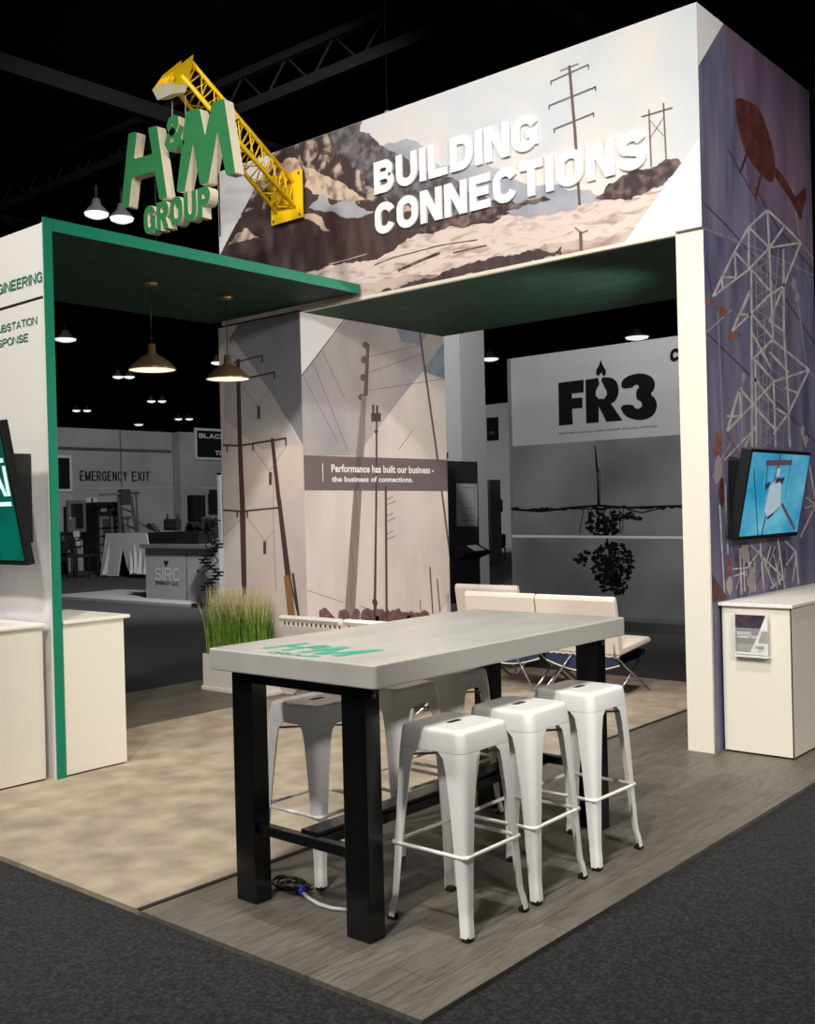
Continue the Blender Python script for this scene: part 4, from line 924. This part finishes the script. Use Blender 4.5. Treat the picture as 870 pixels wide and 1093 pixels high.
# kiosk
ka = onZ(481, 649, 0); kb = onX(513.5, 649, ka[0]); kt = onX(481, 492, ka[0])[2]
e = empty('info_kiosk', (ka[0]-.15, (ka[1]+kb[1])/2, 0), 'tall black kiosk with a pale screen in front of the building column', 'kiosk')
mb = MB(); mb.box((ka[0]-.35, ka[1], .06), (ka[0], kb[1], kt), 'kiosk_black'); mb.build('kiosk_body', e)
mb = MB(); mb.box((ka[0]-.45, ka[1]-.05, -.02), (ka[0]+.25, kb[1]+.05, .06), 'grey_80'); mb.build('base', e)
KP = Pl('X', ka[0]); A = Art(KP, lambda x, y: (470+x/5.4625, 440+y/5.4625)); A.poly([(92, 415), (215, 418), (218, 665), (96, 665)], 'grey_120')
for y in (440, 560, 600, 630): A.line([(130, y), (200, y+2)], .8, 'grey_80')
A.text('news', (150, 470), (205, 430), 'grey_80', 0) if False else None
A.mb.build('kiosk_screen', e)
mb = MB(); zz = onX(500, 585, ka[0])[2]
mb.prism([(ka[0], ka[1]+.12, zz-.18), (ka[0]+.22, ka[1]+.12, zz-.1), (ka[0]+.22, ka[1]+.12, zz-.06), (ka[0], ka[1]+.12, zz+.04)], 'grey_20', 'grey_20', 0, (0, 0, 0), (0, kb[1]-ka[1]-.12, 0)); mb.build('shelf', e)
mid = (ka[1]+kb[1])/2
for k_ in range(2):
    mb = MB(); y = mid+.02+k_*.14; mb.prism([(ka[0]+.03, y, zz+.035), (ka[0]+.2, y, zz-.045), (ka[0]+.2, y+.12, zz-.045), (ka[0]+.03, y+.12, zz+.035)], 'grey_180', 'grey_150', 0, (0, 0, 0), (0, 0, .012))
    tag(mb.build('leaflet_stack'), ['left', 'right'][k_]+' one of two small leaflet stacks on the black kiosk shelf', 'leaflets', 'leaflet stacks on the kiosk shelf')
# items at the back wall seen between column and display
YW = 29.9
def ypx(x, y, Y=YW): return onY(x, y, Y)
a, b = ypx(520, 470), ypx(530.5, 445)
mb = MB(); mb.box((a[0], YW, a[2]), (b[0], YW+.08, b[2]), 'grey_12'); mb.box((a[0]+.1, YW-.01, a[2]+.2), (b[0]-.12, YW, a[2]+.3), 'grey_60'); tag(mb.build('wall_banner'), 'small black banner high on the pale back wall beside the column', 'banner')
yc = 24.0
a, b = onY(514, 600, yc), onY(523, 512, yc)
mb = MB(); mb.box((a[0], yc, 0), (b[0], yc+.5, b[2]), 'grey_45'); 
for k_ in range(5): xx = a[0]+(b[0]-a[0])*(k_+.5)/5; mb.tube([(xx, yc-.02, 0), (xx, yc-.02, b[2])], .05, 'grey_60', 6)
tag(mb.build('drape_panel'), 'grey draped panel right behind the black kiosk', 'drape')
for k_, (x0, x1, yt) in enumerate(((515, 522, 556), (523, 531, 560), (532, 541, 570))):
    a, b = onZ(x0, 596, 0), onZ(x1, 596, 0); zt = onY(x0, yt, a[1])[2]; w_ = b[0]-a[0]; y = a[1]
    c_ = empty('office_chair', ((a[0]+b[0])/2, y, 0), ['dark chair nearest the black kiosk, against the pale back wall', 'dark chair in the middle of three by the pale back wall', 'dark chair closest to the FR3 display wall, against the pale back wall'][k_], 'chair', 'dark chairs by the back wall')
    xm = (a[0]+b[0])/2; r_ = abs(w_)*.5
    mb = MB(); mb.box((xm-r_, y-.02, .5*zt), (xm+r_, y+.06, zt), 'grey_20', .04); mb.build('backrest', c_)
    mb = MB(); mb.box((xm-r_, y-.5, .42*zt), (xm+r_, y+.02, .50*zt), 'grey_20', .03); mb.build('seat', c_)
    for sx in (-1, 1):
        for yy in (-.46, 0): mb = MB(); mb.tube([(xm+sx*r_*.85, y+yy, -.02), (xm+sx*r_*.85, y+yy, .44*zt)], .025, 'grey_45', 6); mb.build('leg', c_)
a, b = ypx(523.5, 546), ypx(535, 533)
mb = MB(); mb.box((a[0], YW, a[2]), (b[0], YW+.08, b[2]), 'grey_20'); mb.box((a[0]+.06, YW-.01, a[2]+.06), (b[0]-.06, YW, b[2]-.06), 'grey_150'); tag(mb.build('wall_notice'), 'small black framed notice low on the pale back wall', 'notice')

# emergency exit lettering on left hall wall
PW = Pl('X', XH+.004); 
lo, hi = PW.uv(85, 513), PW.uv(159, 503.5); e = empty('exit_lettering', (XH+.03, lo[0], lo[1]), 'EMERGENCY EXIT lettering on the grey hall wall', 'lettering')
wl = (hi[0]-lo[0])
for t_, a_, b_ in (('EMERGENCY', 0, .665), ('EXIT', .735, 1)):
    mb = MB(); block_text(mb, lambda x, y, z: (XH+.03+z, lo[0]+a_*wl+x, lo[1]+y), t_, (b_-a_)*wl, hi[1]-lo[1], .03, 'grey_20', .02, None, 1.6); mb.build('word', e)
# banners
def banner(px, txts, label, off=.06):
    a, b = PW.uv(px[0], px[3]), PW.uv(px[1], px[2]); e = empty('hall_banner', (XH+off, (a[0]+b[0])/2, a[1]), label, 'banner')
    mb = MB(); mb.box((XH+.01, a[0]-.08, a[1]-.08), (XH+off-.01, b[0]+.08, b[1]+.08), 'grey_150'); mb.build('border', e)
    mb = MB(); mb.box((XH+.02, a[0], a[1]), (XH+off, b[0], b[1]), 'grey_12')
    P_ = Pl('X', XH+off)
    for t, x0, y0, x1, y1 in txts: l_, h_ = P_.uv(x0, y0), P_.uv(x1, y1); block_text(mb, lambda x, y, z: (XH+off+.01+z, l_[0]+x, l_[1]+y), t, h_[0]-l_[0], .16, .04, 'grey_150', .01, None, .6)
    mb.build('banner_cloth', e)
banner((209.5, 240, 461, 488), [('BLACK', 212, 467.5, 240, 463), ('TE', 229.5, 486, 238, 480.5)], 'black banner reading BLACK on the grey hall wall beside the left tower', .08)
banner((61, 73, 489, 522), [], 'black hanging banner on the hall wall beside the green post')
a, b = PW.uv(215, 522)[0], PW.uv(231, 522)[0]
mb = MB(); z0, z1 = PW.uv(216, 545)[1], PW.uv(216, 523)[1]; mb.box((XH+.4, a, z0), (XH+.5, b, z1), 'grey_20'); tag(mb.build('wall_monitor'), 'dark monitor on the hall wall right of the tall dark panel', 'monitor')
a, b = PW.uv(192.5, 530)[0], PW.uv(207, 530)[0]
mb = MB(); mb.box((XH+.36, a, 0), (XH+.6, b, PW.uv(195, 529)[1]), 'grey_12'); mb.box((XH+.6, a+.05, .1), (XH+.62, (a+b)/2-.02, PW.uv(195, 530)[1]), 'grey_20'); mb.box((XH+.6, (a+b)/2+.02, .1), (XH+.62, b-.05, PW.uv(195, 530)[1]), 'grey_20'); tag(mb.build('storage_locker'), 'tall dark cabinet against the hall wall behind the white display counter', 'cabinet')
a, b = PW.uv(232, 505), PW.uv(238, 640)
mb = MB(); mb.box((-20.5, onX(231.5, 505, -20.5)[1], 0), (-20.4, onX(233.5, 505, -20.5)[1], onX(232, 505, -20.5)[2]), 'grey_150'); mb.box((-20.5, onX(231.5, 505, -20.5)[1], onX(232, 507, -20.5)[2]), (-20.4, onX(245, 505, -20.5)[1], onX(232, 505, -20.5)[2]), 'grey_150')
tag(mb.build('banner_frame'), 'pale metal banner frame standing just left of the left tower', 'frame')
# double-door cooler
a, b = onX(105, 600, -27.0)[1], onX(131, 600, -27.0)[1]; zt = onX(105, 536, -27.0)[2]
e = empty('display_cooler', (-27.3, (a+b)/2, 0), 'black two-door glass cooler under the emergency exit lettering', 'cooler')
mb = MB(); mb.box((-27.7, a, 0), (-27.0, b, zt), 'grey_20'); mb.build('cabinet_body', e)
for k_ in range(2):
    y0_ = a+.06+k_*(b-a-.06)/2; y1_ = y0_+(b-a)/2-.1
    mb = MB(); mb.box((-27.0, y0_, .25), (-26.97, y1_, zt-.42), 'grey_80')
    for z_ in np.linspace(.5, zt-.8, 4): mb.box((-26.97, y0_, z_), (-26.96, y1_, z_+.05), 'grey_30'); mb.box((-26.97, y0_+.1, z_+.05), (-26.96, y0_+.3, z_+.3), 'grey_45')
    mb.build('door', e)
    mb = MB(); mb.box((-27.0, y0_+.06, zt-.28), (-26.98, y1_-.06, zt-.16), 'grey_100'); mb.build('name_strip', e)
# hose reel / scaffold stand
a = onX(106, 528, -26)[1]; b = onX(148, 526, -26)[1]; m_ = onX(133, 526, -26)[1]; z_ = onX(133, 526, -26)[2]
e = empty('light_stand', (-26, m_, 0), 'tall stand with long crossbar beside the black glass cooler', 'stand')
mb = MB(); mb.tube([(-26, a, z_-.05), (-26, b, z_)], .04, 'grey_80', 6); mb.build('crossbar', e)
mb = MB()
for d in (-.35, .35): mb.tube([(-26, m_+d*.6, z_-.1), (-26, m_+d+.2, 0)], .05, 'grey_60', 6)
for i in range(7): mb.tube([(-26, m_-.2, z_-.4-i*.45), (-26, m_+.3, z_-.6-i*.45)], .03, 'grey_60', 5)
mb.box((-26.15, m_-.16, z_-.35), (-25.9, m_+.16, z_+.1), 'grey_45', .05); mb.build('upright', e)
mb = MB(); mb.tube([(-26, b-.1, z_), (-26, b, .02)], .03, 'grey_60', 6); mb.tube([(-26, b-.3, z_-.7), (-26, b+.4, z_-1.1)], .03, 'grey_80', 6); mb.build('side_pole', e)
# posters by the wall
a, b = onX(73, 560, -27.4)[1], onX(92, 560, -27.4)[1]; z0, z1 = onX(80, 568, -27.4)[2], onX(80, 534, -27.4)[2]
e = empty('pull_up_poster', (-27.4, (a+b)/2, 0), 'grey poster stand with a pale LGIN sign near the green post', 'poster')
mb = MB(); mb.box((-27.5, a, z0), (-27.4, b, z1), 'grey_80'); mb.box((-27.4, a+.1, z1-.5), (-27.39, b-.3, z1-.1), 'grey_30'); mb.box((-27.4, b-.35, z0+.1), (-27.385, b-.1, z1-.1), 'grey_20'); mb.box((-27.4, a+.05, z0+.45), (-27.38, b-.5, z1-.55), 'grey_150'); mb.build('poster_panel', e)
z2, z3 = onX(80, 583, -27.4)[2], onX(80, 567, -27.4)[2]
mb = MB(); mb.box((-27.42, a+.15, z2), (-27.36, b-.25, z3), 'grey_150'); P_ = Pl('X', -27.36); text_on(mb, P_, 'ELGIN', P_.uv(73.5, 578.5), P_.uv(89.5, 572.5), 'grey_12', .04, .005, .003); mb.build('sign_board', e)
mb = MB()
for y in (a+.2, b-.3): mb.tube([(-27.45, y, -.02), (-27.45, y, z0+.1)], .03, 'grey_60', 6)
mb.build('stand_post', e)
a, b = onX(62.5, 600, -26.5)[1], onX(73, 600, -26.5)[1]
mb = MB(); z1 = onX(66, 568, -26.5)[2]; mb.box((-26.8, a, -.02), (-26.5, b, z1), 'grey_20'); mb.box((-26.5, a+.1, z1-.25), (-26.49, b-.1, z1-.1), 'grey_60'); tag(mb.build('equipment_case'), 'dark upright equipment case beside the green edge post', 'case')
# wall panels pale doors behind
a, b = PW.uv(93, 600)[0], PW.uv(104, 600)[0]; mb = MB(); mb.box((XH, a, 0), (XH+.08, b, PW.uv(98, 531)[1]), 'grey_150'); mb.box((XH+.08, (a+b)/2-.03, 0), (XH+.1, (a+b)/2+.03, PW.uv(98, 532)[1]), 'grey_60'); tag(mb.build('door_1'), kind='structure')
# chairs
def hall_chair(cx, cy, rz, label):
    e = empty('guest_chair', (cx, cy, 0), label, 'chair', 'dark guest chairs at the hall wall'); 
    mb = MB(); prof = []
    for i in range(9): a_ = math.pi*i/8; prof.append((.24*math.cos(a_), .62+.30*math.sin(a_)**.8))
    P = [(x_, .24, z_) for x_, z_ in prof]; mb.prism(P, 'grey_30', 'grey_30', 0, (0, 0, 0), (0, .04, 0)); mb.build('backrest', e, False)
    mb = MB(); mb.box((-.25, -.25, .44), (.25, .24, .50), 'grey_30', .02); mb.build('seat', e, False)
    for x_ in (-.23, .23):
        for y_ in (-.22, .24): mb = MB(); mb.tube([(x_, y_, -.02), (x_, y_, .46 if y_ < 0 else .7)], .014, 'grey_20', 6); mb.build('leg', e, False)
    mb = MB()
    for x_ in (-.25, .25): mb.tube([(x_, -.22, .46), (x_, -.22, .66), (x_, .22, .66)], .012, 'grey_20', 6)
    mb.build('armrest', e, False)
    e.rotation_euler = (0, 0, rz); e.scale = (1.25, 1.25, 1.25); return e
p = onZ(89, 617, 0); hall_chair(p[0], p[1], 2.2, 'dark round-backed chair on thin legs left of the white draped table')
p = onZ(74, 615, 0); hall_chair(p[0]-.3, p[1], 2.6, 'dark round-backed chair half hidden closest to the green post')
# draped table
pa, pb = onZ(107, 615, 0), onZ(160, 617, 0); 
e = empty('draped_table', ((pa[0]+pb[0])/2, (pa[1]+pb[1])/2, 0), 'folding table with a loose white cloth hanging open at the front, by the hall wall', 'table')
dirv = Vector(pb-pa); dirv.z = 0; Ln = dirv.length; dirv.normalize(); nv = Vector((-dirv.y, dirv.x, 0)); 
if nv.y < 0: nv = -nv
O = Vector((pa[0], pa[1], 0)); hz = onY(130, 576, pa[1])[2]; hz = float((EYE-(576-557)/FPX*27.0))
def L3(u, d, z): q_ = O+dirv*u+nv*d; return (q_.x, q_.y, z)
mb = MB()
def cloth(pts, d0):
    n_ = len(pts); mb.add([L3(u, d0, z) for u, z in pts]+[L3(u, d0+.04, z) for u, z in pts], [tuple(range(n_)), tuple(range(2*n_-1, n_-1, -1))]+[(i, i+n_, (i+1) % n_+n_, (i+1) % n_) for i in range(n_)], 'grey_150')
cloth([(.3, hz), (Ln-.1, hz), (Ln+.05, .4), (Ln+.02, .08), (.62*Ln, .06), (.55*Ln, .3), (.50*Ln, .62), (.47*Ln, .85), (.42*Ln, .5), (.36*Ln, .02), (0, 0)], 0)
mb.add([L3(.3, 0, hz), L3(Ln-.1, 0, hz), L3(Ln-.1, .8, hz), L3(.3, .8, hz)], [(0, 1, 2, 3)], 'grey_150')
for u0, z0_, u1, z1_ in ((.58, .7, .66, .10), (.66, .9, .74, .12), (.78, .8, .80, .10), (.90, .9, .92, .10), (.16, .9, .10, .05)):
    mb.prism([L3(u0*Ln, 0, z0_), L3(u0*Ln+.12, 0, z0_), L3(u1*Ln+.14, -.05, z1_), L3(u1*Ln+.05, -.12, z1_), L3(u1*Ln, -.03, z1_)], 'grey_150', 'grey_150', 0, (0, 0, 0), tuple(nv*.02))
mb.build('tablecloth_panel', e)
mb = MB(); mb.add([L3(.05, .3, 0), L3(Ln, .3, 0), L3(Ln, .3, hz-.05), L3(.05, .3, hz-.05)], [(0, 1, 2, 3)], 'grey_12'); mb.build('under_table_shade', e)  # upright black sheet stands in for the shade beneath the table
# white display counter with equipment
SX0, SX1, SYf = -16.67, -14.5, 11.8
e = empty('display_counter', (-15.6, 12.3, 0), 'grey exhibition counter with faint logo left of the left tower', 'counter')
mb = MB(); mb.box((SX0, SYf, .03), (SX1, SYf+.7, .98), 'grey_120'); mb.build('body', e)
mb = MB(); mb.box((SX0-.08, SYf-.06, .98), (SX1, SYf+.76, 1.05), 'grey_80'); mb.build('countertop', e)
mb = MB(); mb.box((SX0-2.6, SYf-.5, -.02), (SX1+.3, SYf+1.2, .03), 'grey_120'); tag(mb.build('floor_pad'), 'pale raised floor pad under the grey exhibition counter', 'floor pad')
sc = Pl('Y', SYf); A = Art(sc, lambda x, y: (140+x/5.2, 440+y/5.2))
A.line([(308, 770), (310, 1060)], .8, 'grey_45'); A.blob(371, 881, 7, 8, 'grey_20', 10, 0); A.poly([(178, 825), (210, 825), (195, 862)], 'grey_12')
zz0, zz1 = sc.uv(*A.tr(132, 935)), sc.uv(*A.tr(270, 865)); block_text(A.mb, lambda x, y, z: (zz0[0]+x, SYf-.004-z, zz0[1]+y), 'SIRC', zz1[0]-zz0[0], zz1[1]-zz0[1], .04, 'display_grey', 0, None, .8); text_on(A.mb, sc, 'ENERGY LLC', sc.uv(*A.tr(138, 955)), sc.uv(*A.tr(262, 940)), 'grey_45', .02, 0, .004)
A.mb.build('printed_logo', e)
zc = 1.05
x0 = onY(162, 580, SYf+.2)[0]; x1 = onY(216, 580, SYf+.2)[0]
mb = MB(); mb.prism([(x0, SYf+.1, zc+.22), (x0+.12, SYf+.1, zc), (x1, SYf+.1, zc), (x1+.05, SYf+.1, zc+.24)], 'grey_12', 'grey_20', 0, (0, 0, 0), (0, .4, 0)); tag(mb.build('equipment_tray'), 'black equipment tray on the grey exhibition counter', 'tray')
xa, xb = onY(175, 560, SYf+.3)[0], onY(189.5, 560, SYf+.3)[0]; zt = onY(180, 554, SYf+.3)[2]
e = empty('desk_monitor', ((xa+xb)/2, SYf+.3, zc+.22), 'small dark monitor standing in the tray on the grey exhibition counter', 'monitor')
mb = MB(); mb.box((xa, SYf+.28, zc+.25), (xb, SYf+.4, zt), 'grey_20', .03); mb.build('housing', e); mb = MB(); mb.box((xa+.06, SYf+.27, zc+.32), (xb-.06, SYf+.28, zt-.14), 'grey_60'); mb.build('display_panel', e)
mb = MB()
for x_ in (xa+.05, xb-.05): mb.tube([(x_, SYf+.34, zt-.02), (x_+.02, SYf+.34, zt+.1)], .02, 'grey_20', 6)
mb.build('handle', e)
mb = MB(); xc = onY(160, 567, SYf+.2)[0]; mb.prism([(xc, SYf+.12, zc+.38), (xc+.05, SYf+.12, zc+.30), (xc+.30, SYf+.12, zc+.225), (xc+.3, SYf+.12, zc+.26), (xc+.1, SYf+.12, zc+.4)], 'grey_20', 'grey_30', 0, (0, 0, 0), (0, .1, 0)); tag(mb.build('hand_tool'), 'dark tool sticking out at the left end of the counter tray', 'tool')
mb = MB(); xa, xb = onY(192, 560, SYf+.5)[0], onY(226, 560, SYf+.5)[0]; SYf += .15; zt = onY(210, 548, SYf+.5)[2]
for k_ in range(16):
    x_ = random.uniform(xa, xb-.2); z_ = zc+.2+random.uniform(0, .25)+(x_-xa)*.12; mb.box((x_, SYf+.4, zc+.1), (x_+random.uniform(.08, .25), SYf+.6, min(z_, zt)), random.choice(['grey_12', 'grey_20', 'grey_30']), .02)
SYf -= .15; tag(mb.build('camera_rig'), 'dark bulky equipment on the right end of the grey exhibition counter', 'equipment')
# zigzag literature rack
zr = onZ(228, 643, 0); yy = SYf-.35
e = empty('literature_rack', (onY(226, 640, yy)[0], yy, 0), 'black zigzag folding literature rack beside the grey exhibition counter', 'literature rack')
A5 = lambda x, y: onY(140+x/5.2, 440+y/5.2, yy)
zz_ = [(470, 590), (415, 665), (480, 740), (395, 825), (488, 895), (405, 975), (490, 1050)]
mb = MB(); mb.tube([A5(*p_) for p_ in zz_], .03, 'black_plastic', 6); mb.build('zigzag_frame', e)
mb = MB(); alt = [(425, 590), (482, 665), (410, 740), (485, 825), (392, 895), (470, 985), (405, 1050)]; mb.tube([A5(*p_) for p_ in alt], .012, 'grey_20', 5); mb.build('back_frame', e)
mb = MB()
for i in range(6):
    a_, b_ = A5(*zz_[i]), A5(*zz_[i+1])
    for t in (.15, .4, .65, .9):
        p_ = a_*(1-t)+b_*t; mb.box((p_[0]-.08, yy-.06, p_[2]-.012), (p_[0]+.08, yy+.08, p_[2]+.012), 'grey_12')
mb.build('shelves', e); mb = MB(); p_ = A5(430, 1055); mb.box((p_[0]-.25, yy-.18, .03), (p_[0]+.35, yy+.2, .055), 'grey_12'); mb.build('base', e)

# ceiling lamps
lamps = [((70, 362), 's', .42, 'single round high-bay lamp glowing just right of the green post'), ((81.5, 438), 's', .26, 'left lamp of the glowing pair above the EMERGENCY lettering'), ((93, 438), 's', .26, 'right lamp of the glowing pair above the EMERGENCY lettering'),
 ((126, 402), 's', .27, 'left lamp of the glowing pair below the near brass pendant'), ((138, 402), 's', .27, 'right lamp of the glowing pair below the near brass pendant'),
 ((161.5, 428), 's', .26, 'left lamp of the glowing pair below and right of the near pendant'), ((173, 428), 's', .26, 'right lamp of the glowing pair below and right of the near pendant'),
 ((190.5, 447), 's', .28, 'left lamp of the low pair above the BLACK banner'), ((202, 447), 's', .28, 'right lamp of the low pair above the BLACK banner'),
 ((148, 453), 's', .35, 'small low single lamp just above the grey hall wall'), ((103, 228), 's', .28, 'left of the two blurred lamps below the hanging letters'), ((130, 233), 's', .28, 'right of the two blurred lamps below the hanging letters'),
 ((680, 360), 's', .5, 'glowing lamp above the FR3 display wall'), ((523, 383), 's', .42, 'glowing lamp beside the building column'), ((232, 387), 's', .3, 'glowing lamp close beside the left tower top')]
for (x, y), k_, r_, lab in lamps:
    p = onZ(x, y, 8.5); e = empty('high_bay_lamp', tuple(p), lab, 'ceiling lamp', 'high-bay lamps on the hall ceiling'); cpt = tuple(p)
    mb = MB(); mb.lathe([(0, .35), (r_*.3, .33), (r_*.4, .2), (r_*.95, .04), (r_, 0)], cpt, 'grey_80', 20); mb.build('lamp_shade', e)
    mb = MB(); mb.lathe([(r_*.97, .01), (r_*.9, -.05), (r_*.5, -.1), (0, -.12)], cpt, 'lamp_glow', 20); mb.build('diffuser', e)
    mb = MB(); mb.tube([(p[0], p[1], p[2]+.3), (p[0], p[1], 9.99)], .04, 'grey_30', 5); mb.build('stem', e)
